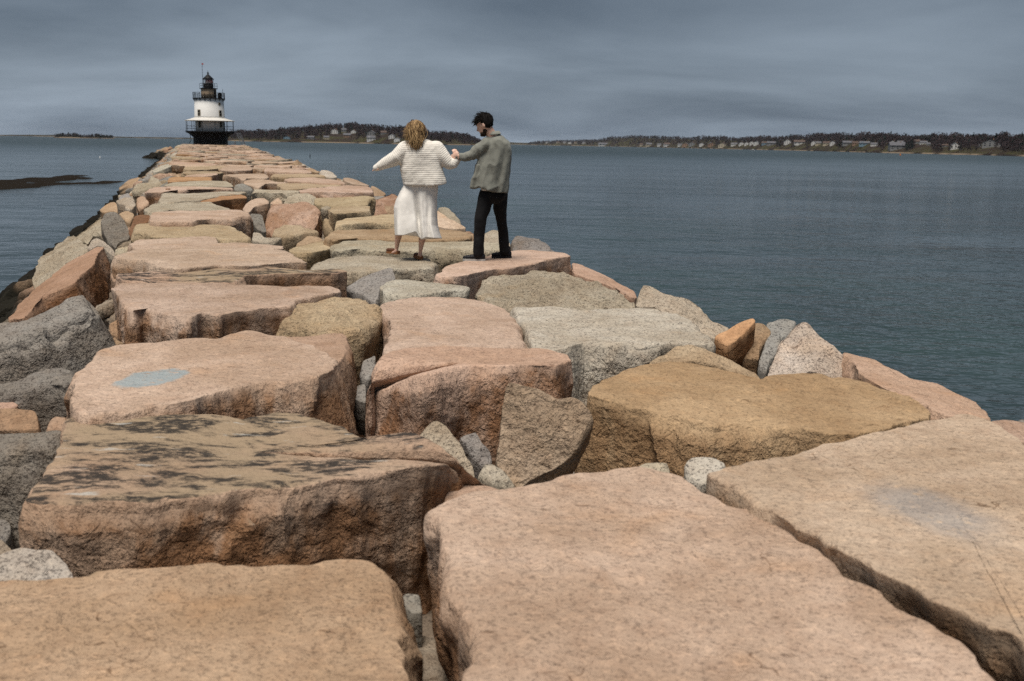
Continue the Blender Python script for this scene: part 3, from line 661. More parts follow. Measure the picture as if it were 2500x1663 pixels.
# blocks behind the photographer, so that the pier goes on underfoot
for i, (x0, y0, w, d) in enumerate([(-1.6, -0.4, 2.2, 1.2), (1.0, 0.1, 2.3, 1.5), (3.4, 0.2, 1.6, 2.2), (-3.6, 2.2, 1.2, 1.6), (-0.6, -2.0, 2.4, 1.3), (2.0, -1.8, 2.0, 1.5)]):
    E = np.array([(x0 + w * a, y0 + d * b, -0.12 - 0.05 * i % 0.3) for a, b in ((-0.5, -0.45), (-0.1, -0.52), (0.48, -0.5), (0.53, 0.1), (0.45, 0.5), (-0.2, 0.47), (-0.52, 0.4))])
    V, F, W = rock_mesh(E, np.array([0, 0, 1.0]), 0.8, 0.04, 900 + i, 60, 12, 8)
    add_stone(V, F, W, 'PTP'[i % 3], 900 + i)

# farther out: courses of blocks laid across the pier, and the boulders of both flanks
far_v, far_f, far_w, far_c, nfar = [], [], [], [], 0
def far_add(V, F, W, kind, seed):
    global nfar
    far_v.append(V); far_f.extend([tuple(i + nfar for i in f) for f in F]); far_w.append(W)
    far_c.append(np.tile(np.array(TINT[kind][0]) * (1 + np.random.default_rng(seed).normal(0, 0.08)), (len(V), 1))); nfar += len(V)
UP = np.array([0, 0, 1.0])
_blk = []
for i in range(10):
    r = np.random.default_rng(600 + i)
    E = np.array([(1.6 * a_, 1.0 * b_, 0.0) for a_, b_ in ((-0.48, -0.42), (-0.1, -0.48), (0.3, -0.46), (0.49, -0.32), (0.48, 0.28), (0.36, 0.46), (-0.05, 0.49), (-0.46, 0.4))])
    E += r.normal(0, 0.045, E.shape) * np.array([1, 1, 0.5])
    _blk.append([rock_mesh(E, UP, 0.6, 0.03, 600 + i, q, n1, n2, 0.06, 0.014) for q, n1, n2 in ((14, 2, 2), (30, 6, 4))])
_bld = []
for i in range(14):
    r = np.random.default_rng(640 + i)
    a_ = np.sort(np.linspace(0, 2 * np.pi, 7, endpoint=False) + r.uniform(-0.35, 0.35, 7))
    rx, ry = r.uniform(0.75, 1.3), r.uniform(0.6, 1.0); rad = r.uniform(0.75, 1.2, 7)
    E = np.stack([rx * rad * np.cos(a_), ry * rad * np.sin(a_), r.normal(0, 0.06, 7)], 1)
    _bld.append([rock_mesh(E, UP, r.uniform(0.9, 1.4), 0.12, 640 + i, q, n1, n2, 0.10, 0.03, 0.05, facet=0.14) for q, n1, n2 in ((12, 3, 3), (26, 6, 5), (48, 12, 8))])
def place(tpl, c, sx, sy, sz, rz=0.0, tilt=(0, 0)):
    V, F, W = tpl
    ca, sa = math.cos(rz), math.sin(rz)
    x = V[:, 0] * sx; y = V[:, 1] * sy
    P = np.stack([x * ca - y * sa, x * sa + y * ca, V[:, 2] * sz], 1)
    n = np.array([-tilt[0], -tilt[1], 1.0]); n /= np.linalg.norm(n)
    e1 = np.cross([0, 1.0, 0], n); e1 /= np.linalg.norm(e1); e2 = np.cross(n, e1)
    return P @ np.stack([e1, e2, n]) + np.asarray(c), F, W
def boulder(c, size, seed, lod=0, tilt=(0, 0)):
    r = np.random.default_rng(seed)
    return place(_bld[seed % 14][lod], c, size, size * r.uniform(0.8, 1.2), size * r.uniform(0.8, 1.1), r.uniform(0, 6.28), (tilt[0] + r.normal(0, 0.25), tilt[1] + r.normal(0, 0.25)))
ys = 52.0
r1 = np.random.default_rng(42)
N_IND = 42
cnt = 0
while ys < 226:
    dep = r1.uniform(1.1, 1.9)
    x0, x1 = xl(ys), xr(ys) - 0.3
    x = x0
    while x < x1 - 0.4:
        w = min(r1.uniform(1.2, 3.0), x1 - x)
        if w < 0.7: break
        yc = ys + r1.uniform(-0.25, 0.25)
        h = r1.normal(0.0, 0.085)
        kind = r1.choice(list('PPPPpYTGGN'), p=[.19, .19, .15, .12, .1, .09, .06, .04, .03, .03])
        V, F, W = place(_blk[cnt % 10][1 if cnt < N_IND else 0], (x + w / 2, yc, h), w / 1.6, dep, 1.0, r1.choice([0, math.pi]) + r1.normal(0, 0.05), (r1.normal(0, .04), r1.normal(0, .03)))
        if cnt < N_IND: add_stone(V, F, W, kind, 3000 + cnt)
        else: far_add(V, F, W, kind, 3000 + cnt)
        cnt += 1
        x += w + r1.uniform(0.0, 0.10)
    ys += dep + 0.02
r3 = np.random.default_rng(99)
ind = 0
for side in (-1, 1):
    y = -4.0 if side < 0 else 1.0
    while y < 226:
        step = 0.95 if y < 60 else 1.25
        for k in range(6):
            d = 0.45 + k * 0.95 + r3.uniform(-0.3, 0.3)
            yy = y + r3.uniform(-0.4, 0.4)
            if side > 0 and yy > 70 and k > 1: continue
            x = xl(yy) - d if side < 0 else xr(yy) + d
            near = yy < (16.5 if side < 0 else 18.5)
            if near and d < (2.6 if side < 0 else 1.7): continue
            if side > 0 and 3 < yy < 14 and d < 2.4: continue
            z = surf(x, yy) - r3.uniform(0.05, 0.25) - (0.25 if near else 0)
            size = r3.uniform(0.42, 0.85) * (1.0 if y < 120 else 1.25)
            kind = r3.choice(list('GgTpYRW'), p=[.24, .2, .2, .16, .08, .06, .06])
            sd_ = 7000 + int(y * 100) + k * 7 + (50000 if side > 0 else 0)
            indiv = ind < 95 and 8 < yy < 42 and k < 4 and (side < 0 or k < 2) and x / yy > -0.56
            V, F, W = boulder(np.array([x, yy, z]), size, sd_, (2 if yy < 30 else 1) if indiv else 0, (side * -0.5, 0.0))
            if indiv: add_stone(V, F, W, kind, sd_, name='boulder'); ind += 1
            else: far_add(V, F, W, kind, sd_)
        y += step
# the round mound of boulders under the lighthouse
LH = np.array([-70.9, 236.0, 0.02])
for i in range(420):
    a_ = r3.uniform(0, 2 * math.pi); q = math.sqrt(r3.uniform(0.2, 1.0))
    rr_ = 5.5 + q * 11.0
    z = 0.0 - max(0, rr_ - 9.0) * 0.52 + r3.normal(0, 0.12)
    V, F, W = boulder(LH + np.array([rr_ * math.cos(a_), rr_ * math.sin(a_), z - 0.05]), r3.uniform(0.7, 1.25), 20000 + i, 0, (-0.4 * math.cos(a_), -0.4 * math.sin(a_)))
    far_add(V, F, W, r3.choice(list('TpRGYg')), 20000 + i)
Vf = np.concatenate(far_v)
t = NT('far_granite')
ca = t.new('Attribute', attribute_name='tint').outputs['Color']
pos = t.new('NewGeometry').outputs['Position']
cc = t.mix(t.ramp(t.noise(pos, 6, 6, 0.7), 0.35, 0.7), t.mix(1.0, ca, (0.62, 0.56, 0.52), 'MULTIPLY'), t.mix(1.0, ca, (1.1, 1.08, 1.05), 'MULTIPLY'))
sp = t.new('SeparateXYZ'); t.link(pos, sp.inputs[0])
wz = t.math('ADD', sp.outputs[2], t.math('MULTIPLY', t.math('SUBTRACT', t.noise(pos, 0.9, 4, 0.6), 0.5), 1.2))
cc = t.mix(t.math('SUBTRACT', 1.0, t.ramp(wz, -1.95, -1.45)), cc, (0.014, 0.012, 0.009))
t.base(cc); t.rough(0.88); t.bsdf.inputs['Specular IOR Level'].default_value = 0.08
t.normal(t.bump(t.noise(pos, 9, 5, 0.65), 0.08, 0.8))
fo = mesh_obj('granite_blocks', Vf, far_f, t.m, None, np.array([-30, 100, 0.0]), True)
at = fo.data.attributes.new('tint', 'FLOAT_COLOR', 'POINT')
at.data.foreach_set('color', np.concatenate([np.concatenate(far_c), np.ones((len(Vf), 1))], 1).astype(np.float32).ravel())
fo.parent = breakwater; fo.matrix_parent_inverse = Matrix.Translation(bw_inv)
fo['kind'] = 'stuff'

# packed small stones inside the pier (what shows at the bottom of the gaps)
cv, cf = [], []
yy_ = np.concatenate([np.arange(-6, 40, 0.35), np.arange(40, 236, 1.5)])
tt = np.linspace(-1, 1, 33)
for y in yy_:
    a, b = xl(y), xr(y)
    for s_ in tt:
        x = (a + b) / 2 + s_ * ((b - a) / 2 + 5.6)
        z = surf(x, y) - 0.78
        cv.append((x, y, z))
cv = np.array(cv)
cv[:, 2] = np.maximum(cv[:, 2] + 0.16 * fbm(cv, 0.9, 3, 3), -4.6)
nc = len(tt)
idx = np.arange((len(yy_) - 1) * nc).reshape(-1, nc)[:, :-1].ravel()
co = mesh_obj('core', cv, np.stack([idx, idx + 1, idx + nc + 1, idx + nc], 1), M['granite'], None, np.array([0, 20, -1.0]), True,
              {'side': np.zeros(len(cv)), 'iron': np.zeros(len(cv))})
co.color = (0.17, 0.14, 0.11, 0.6)
co.parent = breakwater; co.matrix_parent_inverse = Matrix.Translation(bw_inv); co['kind'] = 'stuff'
rub_v, rub_f, rub_w, nr_ = [], [], [], 0
for i in range(420):
    y = 2.2 + 26 * r3.uniform(0, 1) ** 1.4
    x = r3.uniform(xl(y) - 0.3, xr(y) + 0.3)
    V, F, W = boulder(np.array([x, y, -0.62 + r3.uniform(-0.1, 0.14)]), r3.uniform(0.12, 0.28), 40000 + i, 1, (0, 0.2))
    rub_v.append(V); rub_f.extend([tuple(q + nr_ for q in f) for f in F]); rub_w.append(W); nr_ += len(V)
rb = mesh_obj('rubble', np.concatenate(rub_v), rub_f, M['granite'], None, np.array([0, 12, -0.6]), True, {'side': np.concatenate(rub_w), 'iron': np.full(nr_, 0.3)})
rb.color = (0.29, 0.25, 0.20, 0.65)
rb.parent = breakwater; rb.matrix_parent_inverse = Matrix.Translation(bw_inv); rb['kind'] = 'stuff'

# ------------------------------------------------------------------ sea
t = NT('sea_water')
pos = t.new('NewGeometry').outputs['Position']
cd = t.new('CameraData').outputs['View Distance'] if False else None
sp = t.new('SeparateXYZ'); t.link(pos, sp.inputs[0])
# distance off the right flank: pale green shallows over the stones
dr = t.math('SUBTRACT', t.math('ADD', sp.outputs[0], t.math('MULTIPLY', sp.outputs[1], 0.285)), 3.5)
sh = t.math('MULTIPLY', t.ramp(dr, 3.0, 9.0), t.math('SUBTRACT', 1.0, t.ramp(dr, 11.0, 34.0)))
sh = t.math('MULTIPLY', sh, t.ramp(t.noise(pos, 0.09, 4), 0.35, 0.62))
deep = t.mix(t.noise(pos, 0.02, 4), (0.012, 0.021, 0.022), (0.023, 0.037, 0.036))
t.base(t.mix(t.math('MULTIPLY', sh, 0.75), deep, (0.026, 0.048, 0.044)))
t.rough(t.math('ADD', 0.08, t.math('MULTIPLY', t.ramp(sp.outputs[1], 50.0, 700.0), 0.25))); t.bsdf.inputs['IOR'].default_value = 1.333
w0 = t.noise(t.mapping(pos, (0.14, 0.24, 1), (0, 0, math.radians(14))), 1.0, 2, 0.4)
w1 = t.noise(t.mapping(pos, (0.75, 1.05, 1), (0, 0, math.radians(12))), 1.0, 2, 0.45, 0.3)
w2 = t.noise(t.mapping(pos, (3.0, 4.0, 1), (0, 0, math.radians(-9))), 1.0, 2, 0.45, 0.3)
calm = t.math('ADD', 0.50, t.math('MULTIPLY', t.ramp(t.noise(t.mapping(pos, (0.03, 0.055, 1)), 1.0, 4), 0.36, 0.64), 0.75))
h = t.math('ADD', t.math('MULTIPLY', w0, 0.45), t.math('ADD', t.math('MULTIPLY', w1, 0.17), t.math('MULTIPLY', w2, 0.075)))
t.normal(t.bump(t.math('MULTIPLY', h, calm), 1.0, 0.85))
wv_, wf_ = [], []
R_ = [0, 6, 12, 25, 50, 100, 200, 400, 800, 1600, 3200, 6400, 10000]
V = [(0, 0, WATER)]
for r_ in R_[1:]:
    V += [(r_ * math.cos(a), r_ * math.sin(a), WATER) for a in np.linspace(0, 2 * np.pi, 48, endpoint=False)]
F = [(0, 1 + i, 1 + (i + 1) % 48) for i in range(48)]
for j in range(len(R_) - 2):
    F += [(1 + j * 48 + i, 1 + (j + 1) * 48 + i, 1 + (j + 1) * 48 + (i + 1) % 48, 1 + j * 48 + (i + 1) % 48) for i in range(48)]
sea = mesh_obj('sea_water', V, F, t.m)
tag(sea, kind='structure')

# ------------------------------------------------------------------ floating wrack off the left flank
def poly_sd(P, Q):
    """signed distance (positive inside) of points P to polygon Q"""
    d = np.full(len(P), 1e9); ins = np.zeros(len(P), bool)
    for i in range(len(Q)):
        a, b = Q[i], Q[(i + 1) % len(Q)]
        e = b - a; w = P - a
        t_ = np.clip((w @ e) / (e @ e + 1e-12), 0, 1)
        d = np.minimum(d, np.linalg.norm(w - np.outer(t_, e), axis=1))
        c1 = (a[1] > P[:, 1]) != (b[1] > P[:, 1])
        xi = e[0] * (P[:, 1] - a[1]) / (e[1] + 1e-12) + a[0]
        ins ^= c1 & (P[:, 0] < xi)
    return np.where(ins, d, -d)
wp = [(-160, 575), (-160, 690), (0, 657), (110, 650), (240, 645), (330, 640), (420, 622), (620, 612), (760, 608), (880, 606), (1050, 600), (1112, 580), (950, 578), (800, 590), (650, 592), (560, 582), (800, 558), (850, 550), (700, 542), (830, 528), (600, 524), (420, 545), (250, 550), (100, 562), (0, 566)]
Q = np.array([unp(a / 3.571, 280 + b / 3.571, WATER)[:2] for a, b in wp])
gx = np.arange(Q[:, 0].min() - 2, Q[:, 0].max() + 2, 0.30); gy = np.arange(Q[:, 1].min() - 3, Q[:, 1].max() + 3, 0.42)
GX, GY = np.meshgrid(gx, gy); P2 = np.stack([GX.ravel(), GY.ravel()], 1)
S_ = np.array([1.0, 0.22])
f_ = np.clip(poly_sd(P2 * S_, Q * S_) * 0.9, -1.2, 0.55)
P3 = np.concatenate([P2, np.zeros((len(P2), 1))], 1)
f_ = f_ + 0.55 * fbm(P3 * np.array([0.5, 1, 1]), 2.2, 4, 5) - 0.27
Z_ = WATER + np.clip(0.28 * f_, -0.3, 0.10) + 0.03 * fbm(P3, 0.7, 2, 8) * (f_ > 0)
nx_ = len(gx); ii = np.arange((len(gy) - 1) * nx_).reshape(-1, nx_)[:, :-1].ravel()
keep = f_[ii] > -0.5
ii = ii[keep]
M['wrack'] = simple('wrack', (0.016, 0.012, 0.008), 0.8, 0.25, 1.5, 0.06, 9); M['wrack'].node_tree.nodes['Principled BSDF'].inputs['Specular IOR Level'].default_value = 0.03
sw = mesh_obj('seaweed', np.column_stack([P2, Z_]), np.stack([ii, ii + 1, ii + nx_ + 1, ii + nx_], 1), M['wrack'])
tag(sw, 'dark brown mat of seaweed breaking the surface on the left', 'seaweed', kind='stuff')

# ------------------------------------------------------------------ lighthouse
M['lh_white'] = simple('painted_iron_white', (0.78, 0.77, 0.74), 0.6, 0.06, 0.9, 0.01, 12)
M['lh_roof'] = simple('painted_roof', (0.56, 0.54, 0.50), 0.6, 0.05, 1.3)
M['lh_black'] = simple('painted_iron_black', (0.012, 0.012, 0.013), 0.55, 0.2, 2.0)
M['lh_tan'] = simple('weathered_cream', (0.46, 0.34, 0.23), 0.75, 0.16, 1.6)
M['lh_dark'] = simple('dark_opening', (0.02, 0.018, 0.016), 0.3)
M['lh_frame'] = simple('window_frame', (0.30, 0.26, 0.19), 0.7)
M['red'] = simple('red_lens_and_flag', (0.50, 0.055, 0.025), 0.35)
M['glass'] = NT('glass').m
g_ = M['glass'].node_tree.nodes['Principled BSDF']
g_.inputs['Base Color'].default_value = (0.8, 0.86, 0.88, 1); g_.inputs['Roughness'].default_value = 0.05
g_.inputs['Alpha'].default_value = 0.22; g_.inputs['IOR'].default_value = 1.45
lh = empty('lighthouse', tuple(LH), math.atan2(71.6, 236.0))
tag(lh, 'white caisson lighthouse with black base and galleries at the end of the breakwater', 'lighthouse')
def pol(r, deg, z): a = math.radians(deg); return (r * math.sin(a), -r * math.cos(a), z)     # deg 0 faces the camera
MB().lathe([(3.95, -0.9), (3.86, 0.0), (3.84, 1.7), (3.95, 2.05), (4.3, 2.4), (4.9, 2.7), (5.2, 2.86)], 48).build('caisson', M['lh_black'], lh, True)
MB().lathe([(5.3, 2.86), (5.52, 2.87), (5.52, 3.08), (5.3, 3.09)], 48).build('gallery_deck', M['lh_black'], lh)
for i in range(12):
    a = i * 30 + 12
    MB().tube([pol(3.92, a, 1.75), pol(4.6, a, 2.35), pol(5.45, a, 2.86)], 0.07, 6).build('bracket', M['lh_black'], lh)
MB().lathe([(3.27, 3.085), (3.25, 5.6), (3.2, 5.62)], 48).build('lower_storey', M['lh_white'], lh, True)
for i in range(12):
    a = i * 30 + 12
    MB().tube([pol(5.36, a, 2.6), pol(5.36, a, 5.40)], 0.05, 6).build('porch_post', M['lh_black'], lh)
def ring(R, z, r, name, parent, n=64):
    MB_ = MB(); V = []; F = []
    for i in range(n):
        a = 2 * math.pi * i / n
        for k in range(5):
            b = 2 * math.pi * k / 5
            q = R + r * math.cos(b); V.append((q * math.cos(a), q * math.sin(a), z + r * math.sin(b)))
    for i in range(n):
        for k in range(5):
            j = (i + 1) % n; l = (k + 1) % 5
            F.append((i * 5 + k, j * 5 + k, j * 5 + l, i * 5 + l))
    MB_.add(V, F); return MB_.build(name, M['lh_black'], parent)
for z in (3.65, 4.2): ring(5.38, z, 0.025, 'rail', lh)
roof = MB().lathe([(5.55, 5.36), (5.62, 5.40), (5.62, 5.46), (5.0, 5.62), (4.2, 5.86), (3.5, 6.12), (3.30, 6.16)], 48).build('porch_roof', M['lh_roof'], lh, True)
MB().lathe([(3.38, 6.15), (3.36, 6.4), (3.27, 10.38), (3.2, 10.40)], 48).build('tower', M['lh_white'], lh, True)
def win(deg, R, z0, z1, w, part='window'):
    a = math.radians(deg); rz = a
    c = pol(R, deg, (z0 + z1) / 2)
    fr = MB()
    fr.box(c, (w + 0.26, 0.16, z1 - z0 + 0.26), rz)
    f = fr.build(part, M['lh_frame'], lh)
    c2 = pol(R + 0.085, deg, (z0 + z1) / 2)
    MB().box(c2, (w, 0.03, z1 - z0), rz).build('pane', M['lh_dark'], f)
    MB().box(pol(R + 0.11, deg, (z0 + z1) / 2), (w, 0.03, 0.06), rz).build('glazing_bar', M['lh_frame'], f)
    return f
win(-43, 3.34, 6.55, 7.75, 0.55); win(45, 3.34, 6.5, 7.7, 0.55); win(43, 3.28, 9.05, 9.45, 0.35)
win(-43, 3.24, 3.95, 5.2, 0.6); win(48, 3.24, 4.1, 5.2, 0.6)
d_ = MB().box(pol(3.27, 76, 4.15), (0.95, 0.1, 2.05), math.radians(76)).build('door', M['lh_black'], lh)
MB().lathe([(3.15, 10.36), (3.58, 10.42), (3.60, 10.55), (3.1, 10.57)], 48).build('upper_gallery', M['lh_black'], lh)
for i in range(18):
    a = i * 20 + 4
    MB().tube([pol(3.2, a, 9.75), pol(3.34, a, 10.1), pol(3.55, a, 10.42)], [0.05, 0.09, 0.09], 6).build('bracket', M['lh_black'], lh)
for i in range(18):
    MB().tube([pol(3.52, i * 20 + 4, 10.5), pol(3.52, i * 20 + 4, 11.8)], 0.05, 6).build('rail_post', M['lh_black'], lh)
for z in (10.95, 11.35, 11.75): ring(3.52, z, 0.035, 'rail', lh)
MB().lathe([(1.72, 10.56), (1.70, 12.58), (1.6, 12.6)], 32).build('watch_room', M['lh_tan'], lh, True)
MB().box(pol(1.70, 52, 11.5), (0.6, 0.1, 1.8), math.radians(52)).build('door', M['lh_black'], lh)
MB().tube([pol(3.4, 66, 11.0), pol(3.4, 66, 12.6)], 0.04, 6).build('antenna', M['lh_black'], lh)
MB().box(pol(2.7, 62, 11.15), (0.7, 0.5, 1.2), 0.6).build('equipment_box', M['lh_black'], lh)
MB().lathe([(1.6, 12.58), (2.0, 12.62), (2.0, 12.78), (1.6, 12.8)], 32).build('lantern_gallery', M['lh_black'], lh)
for i in range(8):
    MB().tube([pol(1.95, i * 45 - 90, 12.75), pol(1.95, i * 45 - 90, 13.85)], 0.03, 6).build('rail_post', M['lh_black'], lh)
for z in (13.3, 13.82): ring(1.95, z, 0.025, 'rail', lh, 48)
MB().lathe([(1.16, 12.78), (1.16, 13.82), (1.0, 13.84)], 10, a0=0.3).build('lantern_base', M['lh_black'], lh)
for i in range(10):
    a = math.degrees(0.3) + i * 36
    MB().tube([pol(1.12, a + 18, 13.8), pol(1.12, a + 18, 14.78)], 0.045, 6).build('glazing_post', M['lh_black'], lh)
MB().lathe([(1.08, 13.84), (1.08, 14.78)], 10, a0=0.3).build('lantern_glass', M['glass'], lh)
MB().lathe([(0.5, 13.84), (0.78, 13.95), (0.8, 14.3), (0.72, 14.65), (0.4, 14.72)], 20, c=(0.22, 0)).build('beacon', M['red'], lh, True)
lr = MB().lathe([(1.26, 14.72), (1.32, 14.78), (0.9, 15.2), (0.35, 15.72), (0.16, 15.85), (0.14, 16.0)], 20).build('lantern_roof', M['lh_black'], lh, True)
MB().ball((0, 0, 16.15), 0.23, 12, 8).build('vent_ball', M['lh_black'], lr, True)
MB().tube([(0, 0, 16.3), (0, 0, 16.75)], 0.035, 6).build('finial', M['lh_black'], lr)
MB().tube([pol(1.2, -88, 12.8), pol(1.2, -88, 18.1)], [0.055, 0.04], 6).build('mast', M['lh_black'], lh)
MB().box((-1.1, 0, 18.15), (0.42, 0.10, 0.26)).build('mast_flag', M['red'], lh)  # small red flag at the mast head, not a lamp
MB().tube([pol(4.6, -78, 2.4), pol(4.4, -80, 1.0), pol(5.2, -75, -0.3)], 0.06, 6).build('cable', M['lh_black'], lh)
# gangway and post beside the lighthouse
M['grey_metal'] = simple('grey_metal', (0.16, 0.17, 0.19), 0.5, 0.1, 2.0)
lad = empty('ladder', tuple(LH + np.array([8.0, -3.0, -0.1])), 0.3)
tag(lad, 'grey metal gangway ladder leaning beside the lighthouse base', 'ladder')
for sx in (-0.45, 0.45):
    MB().tube([(-0.7 + sx, 0, 2.9), (0.5 + sx, 0, 0.1)], 0.06, 6).build('stringer', M['grey_metal'], lad)
for i in range(9):
    q = i / 9 + 0.05
    MB().tube([(-0.7 - 0.45 + 1.2 * q, 0, 2.9 - 2.8 * q), (-0.7 + 0.45 + 1.2 * q, 0, 2.9 - 2.8 * q)], 0.045, 6).build('rung', M['grey_metal'], lad)
for sx in (-0.3, 0.9): MB().tube([(0.3, 0, 1.3), (sx, 0, -0.3)], 0.06, 6).build('leg', M['grey_metal'], lad)
po = MB().tube([(0, 0, -0.4), (0, 0, 0.9)], 0.10, 8).box((0, 0, 0.55), (0.45, 0.3, 0.3)).build('mooring_post', M['grey_metal'], None, loc=None)
po.location = tuple(LH + np.array([6.6, -3.4, 0.0])); tag(po, 'short grey post between lighthouse and gangway ladder', 'post')

# ------------------------------------------------------------------ far shores
def dirh(u):
    d = ray(u, 352.0); return np.array([d[0], d[1]]) / np.hypot(d[0], d[1])
def z_at(u, v, dist):
    d = ray(u, v); return EYE + d[2] * dist / np.hypot(d[0], d[1])
class Shore:
    def __init__(s, name, sam, depth, tree_h, mat, prof=0.8):
        s.u = np.array([q[0] for q in sam], float); s.d = np.array([q[1] for q in sam], float); s.v = np.array([q[2] for q in sam], float)
        s.depth = depth; s.th = tree_h; s.prof = prof
        us = np.arange(s.u[0], s.u[-1] + 1, 4.0); ts = np.array([-0.03, 0, 0.02, 0.06, 0.12, 0.2, 0.3, 0.45, 0.6, 0.8, 1.0, 1.3])
        V = []
        for u in us:
            e = dirh(u)
            for q in ts:
                D = s.dist(u, q); V.append((e[0] * D, e[1] * D, s.ground(u, q)))
        V = np.array(V); V[:, 2] += np.where(V[:, 2] > WATER + 1, fbm(V, 90, 3, 77) * 1.6, 0)
        m = len(ts); ii = np.arange((len(us) - 1) * m).reshape(-1, m)[:, :-1].ravel()
        s.ob = mesh_obj(name, V, np.stack([ii, ii + m, ii + m + 1, ii + 1], 1), mat)
        tag(s.ob, kind='structure')
    def dist(s, u, q): return np.interp(u, s.u, s.d) + q * s.depth
    def ground(s, u, q):
        D = s.dist(u, 0.8); top = z_at(u, np.interp(u, s.u, s.v), D) - s.th
        top = max(top, WATER + 2.0)
        e = min(1.0, (u - s.u[0]) / 12 if s.u[0] > -150 else 1.0, 1.0)
        if q < 0: return WATER - 0.9
        x = min(1, q / 0.8); y = x ** s.prof
        if q > 1: y = 0.9
        bank = min(1, q / 0.03) * 1.6
        return WATER - 0.4 + bank + (top - WATER - 1.2) * y
# terrain colour: dry grass and leaf litter, pale sand and weed at the tide line
t = NT('far_ground')
pos = t.new('NewGeometry').outputs['Position']; sp = t.new('SeparateXYZ'); t.link(pos, sp.inputs[0])
c = t.mix(t.ramp(t.noise(pos, 0.02, 5, 0.6), 0.4, 0.6), (0.030, 0.022, 0.019), (0.045, 0.042, 0.022))
c = t.mix(t.math('SUBTRACT', 1.0, t.ramp(sp.outputs[2], WATER + 1.6, WATER + 2.4)), c, t.mix(t.ramp(t.noise(pos, 0.012, 4), 0.42, 0.55), (0.022, 0.018, 0.016), (0.16, 0.125, 0.09)))
t.base(c); t.rough(0.95); t.bsdf.inputs['Specular IOR Level'].default_value = 0.0; M['far_ground'] = t.m
pen = Shore('peninsula', [(528, 2500, 321), (560, 2450, 319), (650, 2150, 317.5), (700, 2150, 313), (740, 2200, 308.6), (800, 2250, 301), (850, 2250, 301), (910, 2150, 302.7), (950, 2050, 307), (985, 2000, 310), (1045, 2050, 319), (1080, 2100, 320), (1120, 2200, 323), (1150, 2300, 331), (1172, 2450, 340), (1190, 2600, 350)], 380, 11, M['far_ground'])
rgt = Shore('far_shore', [(1285, 6000, 349), (1300, 6000, 346), (1350, 5800, 342), (1450, 5500, 340.6), (1480, 5300, 336), (1500, 5100, 332), (1550, 4800, 331), (1640, 4300, 332), (1700, 3900, 333.6), (1760, 3500, 332), (1800, 3300, 335), (1850, 3050, 331.5), (1900, 2900, 333), (1925, 2800, 329.4), (2030, 2450, 325), (2120, 2000, 324.6), (2200, 1880, 328), (2350, 1720, 326.6), (2450, 1560, 329), (2500, 1450, 329), (2700, 1280, 330), (3000, 1150, 335)], 300, 12, M['far_ground'])
isl = Shore('island', [(132, 2800, 336.5), (138, 2750, 331), (150, 2700, 325.5), (180, 2700, 325), (196, 2700, 328), (240, 2700, 327.6), (262, 2700, 331), (272, 2750, 335), (280, 2850, 338.5)], 120, 7, M['far_ground'], 0.6)
cst = Shore('distant_coast', [(-700, 6500, 324), (-300, 6500, 326), (0, 6500, 327.6), (140, 6500, 327.8), (180, 6600, 330.5), (280, 6800, 331.5), (330, 6800, 333), (420, 6900, 334), (470, 6900, 335.2), (545, 6900, 336.5)], 700, 4, M['far_ground'], 0.5)
mid = Shore('low_point', [(1150, 7000, 350.5), (1190, 7000, 345.5), (1240, 7000, 345), (1262, 7000, 346.5), (1290, 7000, 347), (1330, 7000, 350)], 500, 5, M['far_ground'], 0.6)

# houses
M['clap_white'] = simple('white_clapboard', (0.55, 0.54, 0.52), 0.7, 0.05, 0.3)
M['clap_cream'] = simple('cream_clapboard', (0.42, 0.36, 0.26), 0.7, 0.05, 0.3)
M['clap_tan'] = simple('tan_shingle', (0.27, 0.17, 0.11), 0.8, 0.08, 0.3)
M['clap_grey'] = simple('grey_shingle', (0.20, 0.20, 0.20), 0.8, 0.08, 0.3)
M['clap_blue'] = simple('blue_clapboard', (0.16, 0.24, 0.30), 0.7, 0.05, 0.3)
M['roof_grey'] = simple('slate_roof', (0.10, 0.10, 0.11), 0.8, 0.08, 0.3)
M['roof_brown'] = simple('brown_roof', (0.085, 0.06, 0.05), 0.8, 0.08, 0.3)
M['pane'] = simple('window_pane', (0.02, 0.024, 0.03), 0.2)
ORD = 'first second third fourth fifth sixth seventh eighth ninth tenth eleventh twelfth thirteenth fourteenth fifteenth sixteenth seventeenth eighteenth nineteenth twentieth'.split()
def ordinal(n):
    if n < 20: return ORD[n]
    b = ['twenty', 'thirty', 'forty'][(n + 1) // 10 - 2]; r = (n + 1) % 10
    return (['twentieth', 'thirtieth', 'fortieth'][(n + 1) // 10 - 2]) if r == 0 else b + '-' + ORD[r - 1]
HZ = []     # (shore, u, half width px, distance) of houses, so that trees do not stand in front
